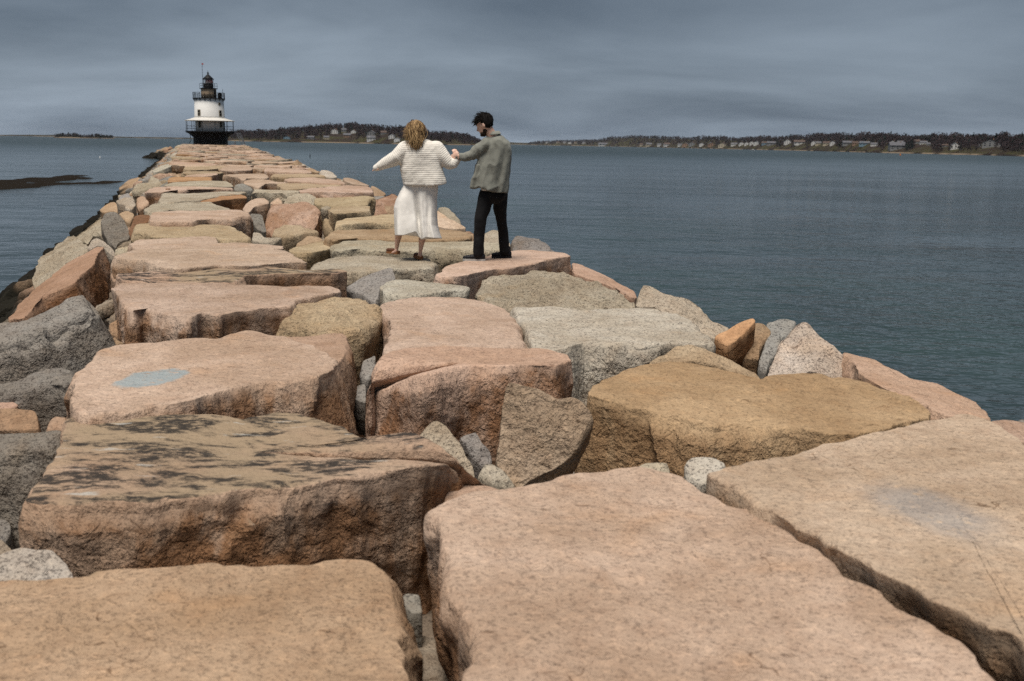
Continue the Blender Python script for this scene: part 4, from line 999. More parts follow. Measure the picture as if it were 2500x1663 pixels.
def house(sh, u, vb, wpx, hpx, col, roofc, gable, label, group, dormer=False):
    q = 0.015
    while q < 0.9 and sh.ground(u, q) < z_at(u, vb, sh.dist(u, q)): q += 0.01
    D = sh.dist(u, q); e = dirh(u)
    pxm = FPX / D
    W, H = wpx / pxm, hpx / pxm
    D_ = W * 0.8
    zb = sh.ground(u, q) - 0.3
    HZ.append((sh, u, wpx / 2 + 2, D))
    rz = math.atan2(-e[0], e[1]) + random.uniform(-0.25, 0.25)
    root = empty('house', (e[0] * D, e[1] * D, zb), rz)
    tag(root, label, 'house', group)
    hw = H * 0.58
    if gable:   # gable end towards the water
        m = MB(); V = [(-W / 2, -D_ / 2, -3), (W / 2, -D_ / 2, -3), (W / 2, -D_ / 2, hw), (0, -D_ / 2, H * 0.97), (-W / 2, -D_ / 2, hw)]
        V += [(x, -y, z) for x, y, z in V]
        m.add(V, [(0, 1, 2, 3, 4), (9, 8, 7, 6, 5), (0, 5, 6, 1), (1, 6, 7, 2), (4, 9, 5, 0), (2, 7, 8, 3), (3, 8, 9, 4)]); m.build('wall', M[col], root)
        r = MB(); t_ = 0.25; k = 1.08
        for s_ in (-1, 1):
            a = (s_ * W / 2 * k, hw - 0.08 * (H - hw)); b = (0, H)
            P = [(a[0], y, a[1] + dz) for y in (-D_ / 2 * 1.08, D_ / 2 * 1.08) for dz in (0.05, t_ + 0.05)] + [(b[0], y, b[1] + dz) for y in (-D_ / 2 * 1.08, D_ / 2 * 1.08) for dz in (0.05, t_ + 0.05)]
            r.add(P, [(0, 1, 3, 2), (4, 6, 7, 5), (0, 4, 5, 1), (2, 3, 7, 6), (1, 5, 7, 3), (0, 2, 6, 4)])
    else:       # eaves towards the water
        m = MB(); V = [(-W / 2, -D_ / 2, -3), (-W / 2, D_ / 2, -3), (-W / 2, D_ / 2, hw), (-W / 2, 0, H * 0.97), (-W / 2, -D_ / 2, hw)]
        V += [(-x, y, z) for x, y, z in V]
        m.add(V, [(0, 1, 2, 3, 4), (9, 8, 7, 6, 5), (0, 5, 6, 1), (1, 6, 7, 2), (4, 9, 5, 0), (2, 7, 8, 3), (3, 8, 9, 4)]); m.build('wall', M[col], root)
        r = MB(); t_ = 0.25
        for s_ in (-1, 1):
            a = (s_ * D_ / 2 * 1.1, hw - 0.1 * (H - hw)); b = (0, H)
            P = [(x, a[0], a[1] + dz) for x in (-W / 2 * 1.05, W / 2 * 1.05) for dz in (0.05, t_ + 0.05)] + [(x, b[0], b[1] + dz) for x in (-W / 2 * 1.05, W / 2 * 1.05) for dz in (0.05, t_ + 0.05)]
            r.add(P, [(0, 1, 3, 2), (4, 6, 7, 5), (0, 4, 5, 1), (2, 3, 7, 6), (1, 5, 7, 3), (0, 2, 6, 4)])
    ro = r.build('roof', M[roofc], root)
    MB().box((W * 0.2, 0, H + 0.3), (W * 0.07, W * 0.07, 1.6)).build('chimney', M['clap_tan'], ro)
    nw = 3 if W > 12 else 2
    for fl_ in range(2 if hw > 5 else 1):
        for i in range(nw):
            x = (i - (nw - 1) / 2) * W / nw
            MB().box((x, -D_ / 2 - 0.02, hw * (0.3 + 0.42 * fl_)), (W * 0.11, 0.12, hw * 0.22)).build('window', M['pane'], root)
    if gable: MB().box((0, -D_ / 2 - 0.02, hw + (H - hw) * 0.3), (W * 0.12, 0.12, hw * 0.2)).build('window', M['pane'], root)
    if dormer:
        MB().box((-W * 0.2, -D_ * 0.28, hw + (H - hw) * 0.35), (W * 0.2, D_ * 0.3, (H - hw) * 0.6)).build('dormer', M[col], ro)
    return root
CN = {'clap_white': 'white', 'clap_cream': 'cream', 'clap_tan': 'tan shingled', 'clap_grey': 'grey shingled', 'clap_blue': 'blue'}
P_ = [(701, 340, 16, 8, 'clap_blue', 1), (759, 340, 17, 8, 'clap_grey', 0), (797, 340, 13, 8, 'clap_cream', 0), (818, 326, 17, 11, 'clap_white', 1), (840, 322, 11, 8, 'clap_grey', 0), (848, 336, 17, 10, 'clap_tan', 0),
      (864, 326, 12, 9, 'clap_white', 1), (907, 331, 18, 12, 'clap_grey', 1), (906, 344, 20, 12, 'clap_white', 0), (937, 329, 14, 9, 'clap_grey', 0), (957, 339, 15, 11, 'clap_white', 1), (970, 346, 14, 10, 'clap_white', 1)]
for i, (u, v, w, h_, c_, g) in enumerate(sorted(P_)):
    house(pen, u, v, w, h_, c_, 'roof_grey' if i % 3 else 'roof_brown', g, f"{CN[c_]} house on the wooded peninsula, {ordinal(i)} from the left", 'houses on the peninsula', i % 4 == 3)
S_L = [(1335, 350, 6, 4, 'clap_white', 0), (1362, 350, 7, 4, 'clap_cream', 0), (1378, 350, 7, 4, 'clap_white', 0), (1391, 351, 8, 5, 'clap_white', 1), (1405, 350, 6, 4, 'clap_cream', 0), (1425, 351, 7, 4, 'clap_white', 0),
       (1474, 356, 25, 7, 'clap_white', 0), (1566, 356, 8, 5, 'clap_cream', 0), (1584, 357, 13, 8, 'clap_cream', 0), (1610, 357, 9, 6, 'clap_white', 0), (1628, 357, 14, 8, 'clap_white', 0), (1660, 357, 10, 6, 'clap_white', 0), (1674, 358, 14, 9, 'clap_tan', 1), (1690, 357, 15, 10, 'clap_grey', 1), (1713, 357, 11, 8, 'clap_white', 1), (1736, 358, 15, 10, 'clap_tan', 1), (1764, 360, 17, 11, 'clap_cream', 1), (1792, 356, 14, 7, 'clap_white', 0), (1810, 355, 12, 8, 'clap_white', 1), (1823, 355, 10, 8, 'clap_white', 1), (1835, 354, 10, 9, 'clap_white', 1), (1847, 354, 12, 9, 'clap_white', 1), (1866, 354, 11, 8, 'clap_blue', 0), (1884, 354, 20, 8, 'clap_grey', 0), (1922, 352, 15, 11, 'clap_white', 1), (1952, 353, 25, 10, 'clap_white', 0), (1986, 354, 10, 9, 'clap_white', 1), (1998, 354, 13, 8, 'clap_cream', 0), (2018, 354, 16, 8, 'clap_cream', 0), (2033, 354, 12, 9, 'clap_white', 1), (2069, 354, 22, 9, 'clap_grey', 0), (2088, 354, 13, 8, 'clap_tan', 0), (2111, 355, 22, 9, 'clap_blue', 0), (2134, 356, 15, 7, 'clap_white', 0), (2179, 354, 14, 10, 'clap_white', 1), (2198, 355, 14, 10, 'clap_grey', 0), (2190, 365, 33, 16, 'clap_grey', 0), (2238, 351, 14, 9, 'clap_grey', 0), (2254, 353, 16, 8, 'clap_white', 0), (2268, 356, 9, 7, 'clap_grey', 0), (2309, 359, 14, 6, 'clap_grey', 0), (2332, 364, 18, 14, 'clap_white', 1), (2392, 358, 7, 5, 'clap_grey', 0), (2417, 358, 30, 16, 'clap_grey', 1), (2442, 357, 8, 6, 'clap_white', 0)]
for i, (u, v, w, h_, c_, g) in enumerate(sorted(S_L)):
    house(rgt, u, v, w, h_, c_, ('roof_grey', 'roof_brown', 'roof_grey')[i % 3], g, f"{CN[c_]} house on the right-hand shore, {ordinal(i)} from the left", 'houses along the right-hand shore', i % 5 == 2)

# leafless woods
t = NT('bare_twigs'); ca = t.new('Attribute', attribute_name='tint').outputs['Color']
t.base(ca); t.rough(0.95); t.bsdf.inputs['Specular IOR Level'].default_value = 0.0; M['twigs'] = t.m
rt = np.random.default_rng(5)
def woods(name, label, sh, n, u0, u1, hmin, hmax, conif=0.12, qlo=0.06, tri=46):
    V = []; C = []; k = 0
    tot = 0
    while k < n and tot < n * 4:
        tot += 1
        u = rt.uniform(u0, u1); q = qlo + (1.12 - qlo) * rt.uniform(0, 1) ** 0.8
        D = sh.dist(u, q)
        if any(s_ is sh and abs(u - hu) < hw_ and D < hd + 5 for s_, hu, hw_, hd in HZ): continue
        e = dirh(u); b = np.array([e[0] * D, e[1] * D, sh.ground(u, q) - 0.4])
        H = rt.uniform(hmin, hmax) * rt.uniform(0.72, 1.08) * (1 + 0.07 * math.sin(u / 9.0) + 0.07 * math.sin(u / 23.0 + 2))
        con = rt.uniform() < conif
        m = tri
        a = rt.uniform(0, 6.28, m); z = rt.uniform(0.18, 1.0, m)
        if con: rad = (1.02 - z) * H * 0.30; col = np.array([0.018, 0.026, 0.020]) * rt.uniform(0.7, 1.4)
        else: rad = np.sqrt(np.clip(1 - ((z - 0.62) / 0.44) ** 2, 0, 1)) * H * 0.42; col = np.array([0.040, 0.029, 0.030]) * rt.uniform(0.65, 1.35)
        rad = rad * np.sqrt(rt.uniform(0.05, 1, m))
        P = b + np.stack([rad * np.cos(a), rad * np.sin(a), z * H], 1)
        s_ = H * (0.075 if not con else 0.085)
        T3 = P[:, None, :] + rt.normal(0, 1, (m, 3, 3)) * np.array([s_, s_, s_ * 1.15])
        w_ = 0.18
        tr = np.array([[b + [-w_, 0, 0], b + [w_, 0, 0], b + [0, 0, H * 0.8]], [b + [0, -w_, 0], b + [0, w_, 0], b + [0, 0, H * 0.8]]])
        T3 = np.concatenate([T3, tr])
        V.append(T3.reshape(-1, 3)); C.append(np.tile(col, (len(T3) * 3, 1))); k += 1
    V = np.concatenate(V); C = np.concatenate(C)
    ob = mesh_obj(name, V, np.arange(len(V)).reshape(-1, 3), M['twigs'], smooth=False)
    at = ob.data.attributes.new('tint', 'FLOAT_COLOR', 'POINT')
    at.data.foreach_set('color', np.concatenate([C, np.ones((len(C), 1))], 1).astype(np.float32).ravel())
    tag(ob, label, 'woods', kind='stuff')
woods('woodland', 'bare purplish woods covering the peninsula behind the couple', pen, 1900, 530, 1180, 8, 14)
woods('woodland', 'long band of bare woods along the right-hand shore', rgt, 4300, 1290, 2700, 8, 15, 0.16)
woods('woodland', 'dark trees on the small island at far left', isl, 260, 136, 276, 5, 9, 0.5)

# buoys, spar and motor boat
M['buoy_white'] = simple('buoy_white', (0.7, 0.7, 0.7), 0.5)
M['buoy_orange'] = simple('buoy_orange', (0.36, 0.12, 0.02), 0.5)
def buoy(u, v, size, mat, label):
    p = unp(u, v, WATER); r = empty('buoy', tuple(p)); tag(r, label, 'buoy')
    MB().lathe([(0.2 * size, -0.3 * size), (0.5 * size, -0.1 * size), (0.5 * size, 0.15 * size), (0.2 * size, 0.5 * size), (0.16 * size, 0.9 * size), (0.05 * size, 1.0 * size)], 12).build('float', M[mat], r, True)
    MB().tube([(0, 0, 0.9 * size), (0, 0, 1.25 * size)], 0.05 * size, 6).build('staff', M['lh_black'], r)
buoy(244, 385, 0.30, 'buoy_white', 'tiny white mooring buoy on the water left of the lighthouse')
buoy(2198, 379.5, 1.9, 'buoy_orange', 'orange channel buoy off the right-hand shore')
p = unp(757, 385, WATER); b_ = MB().lathe([(0.10, -0.5), (0.12, 0.0), (0.09, 0.6), (0.05, 1.0)], 8).build('spar_buoy', M['lh_black'], None, True)
b_.location = tuple(p); tag(b_, 'thin dark spar buoy on the water right of the breakwater', 'buoy')
p = unp(1838, 367.5, WATER)
bt = empty('motor_boat', tuple(p), math.radians(8)); tag(bt, 'small white motor boat under way off the right-hand shore', 'boat')
hl = MB(); L_ = 7.5
sec = [(-L_ / 2, 1.2, 0.9), (-L_ / 6, 1.35, 0.95), (L_ / 4, 1.1, 1.15), (L_ / 2, 0.08, 1.5)]
V = []; 
for x, w, z in sec: V += [(x, -w, z), (x, -w * 0.55, -0.25), (x, w * 0.55, -0.25), (x, w, z)]
F = []
for i in range(3):
    for k in range(4): F.append((i * 4 + k, i * 4 + (k + 1) % 4, (i + 1) * 4 + (k + 1) % 4, (i + 1) * 4 + k))
F += [(3, 2, 1, 0), (12, 13, 14, 15)]
hl.add(V, F).build('hull', M['buoy_white'], bt)
MB().box((0.2, 0, 1.7), (2.2, 1.7, 1.3)).build('cabin', M['buoy_white'], bt)
MB().box((1.32, 0, 1.9), (0.06, 1.5, 0.6)).build('windscreen', M['pane'], bt)
# docks at the far right shore
for i, (u0, u1, v) in enumerate([(2068, 2092, 370), (2245, 2262, 373.5)]):
    q0, q1 = unp(u0, v, WATER), unp(u1, v, WATER)
    c0 = (q0 + q1) / 2; L0 = np.linalg.norm(q1 - q0)
    dk = empty('dock', tuple(c0)); tag(dk, ['dark dock below the tan house on the right-hand shore', 'low dock near the right end of the far shore'][i], 'dock')
    MB().box((0, 0, 1.5), (L0, 5, 0.5)).build('deck', M['lh_black'], dk)
    for j in range(5): MB().tube([((j - 2) * L0 / 4.5, -1.5, -1), ((j - 2) * L0 / 4.5, -1.5, 2.4)], 0.25, 6).build('pile', M['lh_black'], dk)

# ------------------------------------------------------------------ sea air
t = NT('haze')
t.n.remove(t.bsdf)
pv = t.new('VolumePrincipled'); pv.inputs['Color'].default_value = (0.78, 0.86, 0.97, 1); pv.inputs['Density'].default_value = 1.6e-5; pv.inputs['Anisotropy'].default_value = 0.0
t.link(pv.outputs[0], t.n['Material Output'].inputs['Volume'])
hz = MB().box((0, 0, 0), (21000, 21000, 85)).build('haze', t.m)
hz.location = (0, 0, 85 / 2 - 7.0)
tag(hz, 'thin bluish sea haze over the whole bay', 'haze', kind='stuff')

# ------------------------------------------------------------------ the couple
PY = 12.3
PM = 1 / 758.0                       # metres per traced pixel at the couple's distance
def bp(x, y, dy=0.0):
    return unp_y(880 + x / 3.825, 250 + y / 3.825, PY + dy)
def voxel(mb, size, smooth=3):
    """one continuous surface round all the solids in mb"""
    me = bpy.data.meshes.new('tmp'); me.from_pydata([tuple(v) for v in mb.V], [], mb.F)
    ob = bpy.data.objects.new('tmp', me); COL.objects.link(ob)
    md = ob.modifiers.new('r', 'REMESH'); md.mode = 'VOXEL'; md.voxel_size = size
    dg = bpy.context.evaluated_depsgraph_get()
    m2 = bpy.data.meshes.new_from_object(ob.evaluated_get(dg))
    V = np.empty(len(m2.vertices) * 3); m2.vertices.foreach_get('co', V); V = V.reshape(-1, 3)
    E_ = np.empty(len(m2.edges) * 2, np.int64); m2.edges.foreach_get('vertices', E_); E_ = E_.reshape(-1, 2)
    F = [tuple(p.vertices) for p in m2.polygons]
    bpy.data.objects.remove(ob); bpy.data.meshes.remove(me); bpy.data.meshes.remove(m2)
    deg = np.bincount(E_.ravel(), minlength=len(V))[:, None]
    for _ in range(smooth):
        S = np.zeros_like(V); np.add.at(S, E_[:, 0], V[E_[:, 1]]); np.add.at(S, E_[:, 1], V[E_[:, 0]])
        V = 0.4 * V + 0.6 * S / np.maximum(deg, 1)
    return V, F
def vnormals(V, F):
    me = bpy.data.meshes.new('tmp'); me.from_pydata(V.tolist(), [], F); me.update()
    N = np.empty(len(V) * 3); me.vertex_normals.foreach_get('vector', N); bpy.data.meshes.remove(me)
    return N.reshape(-1, 3)
def limb(mb, pts, n=12):
    """pts: (x, y, r) in traced pixels, optional depth offset; a tapered tube with round ends"""
    P = [bp(q[0], q[1], q[3] if len(q) > 3 else 0.0) for q in pts]; R_ = [q[2] * PM for q in pts]
    PP, RR = [], []
    for i in range(len(P) - 1):
        for k in range(4):
            t_ = k / 4; PP.append(P[i] * (1 - t_) + P[i + 1] * t_); RR.append(R_[i] * (1 - t_) + R_[i + 1] * t_)
    PP.append(P[-1]); RR.append(R_[-1])
    mb.tube(PP, RR, n); mb.ball(P[0], R_[0], n, 8); mb.ball(P[-1], R_[-1], n, 8)
    return mb
def loft(rows, hem=None, nth=72, nz=44, fold=None, dyc=0.0):
    """rows: (y, xl, xr, depth m); cross-sections of a garment, silhouettes as traced, closed at both ends"""
    y = np.array([r[0] for r in rows], float); a = np.array([r[1] for r in rows], float); b = np.array([r[2] for r in rows], float); d = np.array([r[3] for r in rows], float)
    V = []
    for i in range(nz):
        t_ = i / (nz - 1)
        for k in range(nth):
            th = 2 * math.pi * k / nth
            yy = y[0] + (y[-1] - y[0]) * t_
            L, R_, D = np.interp(yy, y, a), np.interp(yy, y, b), np.interp(yy, y, d)
            c, s = math.cos(th), math.sin(th)
            cx_ = (L + R_) / 2; hw = (R_ - L) / 2
            sgn = lambda q, e: math.copysign(abs(q) ** e, q)
            x = cx_ + hw * sgn(c, 0.85)
            yv = yy
            if hem is not None:
                hy = np.interp(x, hem[0], hem[1]); yv = y[0] + (hy - y[0]) * t_
            dy = D * sgn(s, 0.85)
            if fold is not None:
                fx, fd = fold(th, t_, x, yy); x += fx; dy += fd
            V.append(bp(x, yv, dyc + dy))
    F = []
    for i in range(nz - 1):
        for k in range(nth):
            q = (k + 1) % nth; F.append((i * nth + k, i * nth + q, (i + 1) * nth + q, (i + 1) * nth + k))
    F.append(tuple(reversed(range(nth)))); F.append(tuple((nz - 1) * nth + k for k in range(nth)))
    return V, F
def ctrl_smooth(rows, n=4):
    return rows
def part(name, V, F, mat, root, smooth=True, attrs=None):
    o = mesh_obj(name, np.asarray(V) - np.array(root.location), F, mat, root, None, smooth, attrs); return o
def curl_hand(mb, c, d, up, scale=1.0, grip=1.0):
    """palm with four curled fingers and a thumb; d = direction of the fingers, up = back of the hand"""
    d = np.array(d, float); d /= np.linalg.norm(d); up = np.array(up, float); up -= d * np.dot(up, d); up /= np.linalg.norm(up)
    s = np.cross(d, up); c = np.array(c, float)
    Rm = np.stack([d, s, up], 1)
    mb.ball(c, (0.048 * scale, 0.042 * scale, 0.017 * scale), 12, 8, Rm)
    for i, (o_, L) in enumerate(((-0.031, 0.070), (-0.0105, 0.080), (0.0105, 0.076), (0.031, 0.060))):
        p = c + d * 0.040 * scale + s * o_ * scale
        pts = [p - d * 0.02]; ang = 0.25 * grip
        for seg in (0.45, 0.32, 0.23):
            pts.append(pts[-1] * 0 + p); dirv = d * math.cos(ang) - up * math.sin(ang)
            p = p + dirv * L * seg * scale; ang += 0.75 * grip
        pts.append(p)
        mb.tube(pts, [0.0095 * scale, 0.0095 * scale, 0.009 * scale, 0.0085 * scale, 0.0075 * scale], 8); mb.ball(p, 0.0075 * scale, 8, 6)
    p = c - d * 0.025 * scale + s * -0.036 * scale
    p1 = p + (-s * 0.6 + d * 0.75 - up * 0.2) * 0.038 * scale; p2 = p1 + (d * 0.9 - up * 0.55 * grip) * 0.030 * scale
    mb.tube([p, p1, p2], [0.013 * scale, 0.011 * scale, 0.009 * scale], 8); mb.ball(p2, 0.009 * scale, 8, 6)

t = NT('skin'); tc = t.new('TexCoord').outputs['Object']
t.base(t.mix(t.noise(tc, 14, 3), (0.60, 0.37, 0.28), (0.68, 0.44, 0.34))); t.rough(0.55)
t.bsdf.inputs['Subsurface Weight'].default_value = 0.08; t.bsdf.inputs['Subsurface Radius'].default_value = (0.02, 0.008, 0.005)
M['skin'] = t.m
def cloth(name, col, rough=0.85, fine=420.0, bump=0.0015, sheen=0.2, var=0.08):
    t = NT(name); tc = t.new('TexCoord').outputs['Object']
    n1 = t.noise(tc, 9, 4, 0.6)
    t.base(t.mix(n1, tuple(c * (1 - var * 1.5) for c in col), tuple(min(1, c * (1 + var)) for c in col))); t.rough(rough)
    t.bsdf.inputs['Sheen Weight'].default_value = sheen; t.bsdf.inputs['Specular IOR Level'].default_value = 0.2
    t.normal(t.bump(t.noise(tc, fine, 2), bump)); return t.m
M['shirt'] = cloth('grey_green_cotton', (0.200, 0.203, 0.176), 0.9, 300, 0.002, 0.1, 0.10)
M['tee'] = cloth('white_cotton', (0.62, 0.57, 0.50))
M['trousers'] = cloth('black_denim', (0.0065, 0.0065, 0.0075), 0.8, 300, 0.001, 0.02)
M['boot'] = simple('black_leather', (0.014, 0.014, 0.017), 0.5, 0.15, 30)
M['boot_sole'] = simple('pale_rubber', (0.42, 0.41, 0.39), 0.7)
M['skirt'] = cloth('white_satin', (0.79, 0.76, 0.71), 0.55, 500, 0.0006, 0.1, 0.04)
M['clog'] = simple('brown_suede', (0.105, 0.045, 0.025), 0.7, 0.15, 30)
M['clog_sole'] = simple('wooden_sole', (0.26, 0.115, 0.05), 0.6, 0.15, 40)
def hairm(name, a, b):
    t = NT(name); at_ = t.new('Attribute', attribute_name='tone').outputs['Fac']
    t.base(t.mix(at_, a, b)); t.rough(0.7); t.bsdf.inputs['Specular IOR Level'].default_value = 0.12; return t.m
M['blonde'] = hairm('blonde_hair', (0.075, 0.040, 0.020), (0.56, 0.38, 0.19))
M['black_hair'] = hairm('black_hair', (0.004, 0.0035, 0.0035), (0.016, 0.012, 0.010))
M['beard_hair'] = hairm('beard_hair', (0.012, 0.008, 0.006), (0.055, 0.034, 0.024))
t = NT('knit'); row = t.new('Attribute', attribute_name='row').outputs['Fac']; tc = t.new('TexCoord').outputs['Object']
sn = t.math('ADD', 0.5, t.math('MULTIPLY', t.math('SINE', t.math('MULTIPLY', row, 2 * math.pi / 0.0225)), 0.5))
wob = t.noise(tc, 60, 2)
k_ = t.ramp(t.math('ADD', sn, t.math('MULTIPLY', t.math('SUBTRACT', wob, 0.5), 0.5)), 0.25, 0.7)
band = t.new('Attribute', attribute_name='band').outputs['Fac']
k_ = t.math('MAXIMUM', k_, band)
t.base(t.mix(k_, (0.69, 0.65, 0.58), (0.77, 0.73, 0.66))); t.rough(0.95); t.bsdf.inputs['Sheen Weight'].default_value = 0.3
t.bsdf.inputs['Specular IOR Level'].default_value = 0.1
t.normal(t.bump(k_, 0.002, 0.5, t.bump(t.noise(tc, 170, 2), 0.003)))
M['knit'] = t.m

# ---- woman
wroot = empty('person', tuple(bp(540, 1466, 0.06)))
tag(wroot, 'person seen from behind in a cream knit cardigan and white skirt, arms out, stepping', 'person')
b = MB()
hc = bp(520, 268, 0.0)
b.ball(hc, (0.078, 0.098, 0.112), 20, 14)
b.ball(hc + np.array([0.0, 0.045, -0.055]), (0.056, 0.060, 0.065), 14, 10)
b.ball(hc + np.array([0.0, 0.105, -0.02]), (0.012, 0.016, 0.022), 8, 6)
for s_ in (-1, 1): b.ball(hc + np.array([0.079 * s_, 0.01, -0.01]), (0.012, 0.02, 0.032), 8, 6)
limb(b, [(528, 310, 40, 0.02), (540, 390, 46, 0.03)])
limb(b, [(545, 440, 78, 0.03), (560, 560, 80, 0.03), (560, 700, 76, 0.04), (555, 800, 84, 0.06)], 16)
limb(b, [(440, 430, 46), (340, 510, 38), (245, 562, 32), (170, 600, 24), (150, 612, 18)])
limb(b, [(690, 440, 46), (775, 525, 38), (845, 580, 34), (885, 556, 26), (898, 522, 20)])
limb(b, [(480, 850, 62, 0.07), (415, 1050, 52, 0.13), (366, 1190, 40, 0.20), (352, 1260, 33, 0.26), (343, 1320, 23, 0.28), (338, 1365, 18, 0.30), (334, 1390, 20, 0.30)])
limb(b, [(640, 850, 62, 0.07), (622, 1060, 50, 0.05), (592, 1200, 38, 0.06), (576, 1275, 34, 0.05), (566, 1340, 24, 0.06), (560, 1392, 18, 0.06), (556, 1420, 21, 0.06)])
limb(b, [(334, 1392, 18, 0.30), (305, 1402, 15, 0.33), (278, 1404, 11, 0.36)])
limb(b, [(556, 1428, 19, 0.06), (540, 1440, 17, 0.13), (527, 1444, 12, 0.19)])
curl_hand(b, bp(894, 500, 0.0), (-0.25, -0.1, 1.0), (0.3, -1, 0.2), 0.85, 0.8)
curl_hand(b, bp(172, 603, 0.0), (-1, 0.1, -0.35), (0, -0.3, 1), 0.85, 0.5)
V, F = voxel(b, 0.0065, 2)
part('body', V, F, M['skin'], wroot)
# cardigan
b = MB()
def kfold(th, t_, x, yy):
    return 4 * math.sin(3 * th + 2.0 + 3 * t_) * t_, 0.012 * math.sin(5 * th + 4 * t_) * t_
V, F = loft([(340, 478, 606, 0.05), (352, 452, 640, 0.075), (368, 430, 672, 0.095), (392, 405, 705, 0.12), (430, 386, 730, 0.14), (500, 378, 745, 0.155), (560, 372, 756, 0.16), (620, 368, 768, 0.165), (680, 376, 785, 0.17), (740, 390, 803, 0.175), (782, 396, 812, 0.175)],
            hem=([390, 420, 600, 760, 815], [764, 772, 784, 772, 752]), fold=kfold, dyc=0.02)
b.add(V, F)
limb(b, [(425, 440, 82, 0.02), (345, 512, 74), (255, 560, 56), (185, 594, 45), (146, 612, 34)], 16)
limb(b, [(705, 440, 80, 0.02), (772, 520, 74), (832, 578, 58), (872, 574, 48), (902, 532, 36)], 16)
V, F = voxel(b, 0.008, 4)
N_ = vnormals(V, F)
V = V + N_ * (0.010 * fbm(V, 0.16, 2, 61) + 0.004 * fbm(V, 0.05, 2, 63))[:, None]
def along(V, pts):
    P = [bp(*q) for q in pts]; best = np.full(len(V), 1e9); row = np.zeros(len(V)); acc = 0
    for a_, c_ in zip(P[:-1], P[1:]):
        e = c_ - a_; L = np.linalg.norm(e); w = np.clip(((V - a_) @ e) / L / L, 0, 1)
        d = np.linalg.norm(V - a_ - np.outer(w, e), axis=1); m = d < best; best[m] = d[m]; row[m] = acc + w[m] * L; acc += L
    return row, acc
xa, xb = bp(392, 500)[0], bp(738, 500)[0]
lft = (V[:, 0] < xa) & (V[:, 2] > bp(300, 700)[2]); rgh = (V[:, 0] > xb) & (V[:, 2] > bp(800, 652)[2]) & (V[:, 0] > bp(738, 400)[0] + (bp(0, 400)[2] - V[:, 2]) * 0.19)
r0 = bp(0, 790)[2] - V[:, 2]
ra, La = along(V, [(425, 440), (345, 512), (255, 560), (185, 594), (150, 610)])
rb_, Lb = along(V, [(705, 440), (772, 520), (832, 582), (872, 580), (902, 532)])
rowv = np.where(lft, ra, np.where(rgh, rb_, r0))
zb_ = bp(600, 748)[2]
bandv = np.where(lft, ra > La - 0.02, np.where(rgh, rb_ > Lb - 0.03, V[:, 2] < zb_)).astype(float)
N_ = vnormals(V, F)
V = V + N_ * (0.0012 * np.sin(rowv * 2 * math.pi / 0.0225) * (1 - bandv))[:, None]
part('cardigan', V, F, M['knit'], wroot, True, {'row': rowv, 'band': bandv})
# skirt
def sfold(th, t_, x, yy):
    A = t_ ** 1.3
    g = math.sin(7 * th + 1.1 + 1.5 * t_) * 0.6 + math.sin(11 * th + 0.4) * 0.4 + math.sin(4 * th + 2)
    near = max(0.0, -math.sin(th))
    val = math.exp(-((x - (505 + 55 * t_)) / 26) ** 2) * 0.10 * min(1, t_ * 1.8) + math.exp(-((x - (625 + 10 * t_)) / 16) ** 2) * 0.045 * t_ + math.exp(-((x - (585 + 25 * t_)) / 12) ** 2) * 0.03 * t_
    return 7 * g * A, 0.026 * g * A + val * near
V, F = loft([(770, 402, 724, 0.145), (800, 390, 726, 0.15), (840, 368, 722, 0.158), (880, 350, 716, 0.165), (930, 328, 714, 0.175), (1000, 312, 714, 0.19), (1080, 312, 712, 0.205), (1160, 314, 716, 0.23), (1220, 316, 732, 0.245), (1280, 318, 752, 0.255)],
            hem=([325, 400, 480, 512, 530, 570, 612, 735], [1242, 1243, 1216, 1204, 1244, 1284, 1262, 1272]), nth=140, nz=60, fold=sfold, dyc=0.05)
V = np.array(V); V = V + np.array([0, 1, 0]) * (0.010 * fbm(V * np.array([1, 1, 0.4]), 0.09, 3, 71))[:, None]
part('skirt', V, F, M['skirt'], wroot)
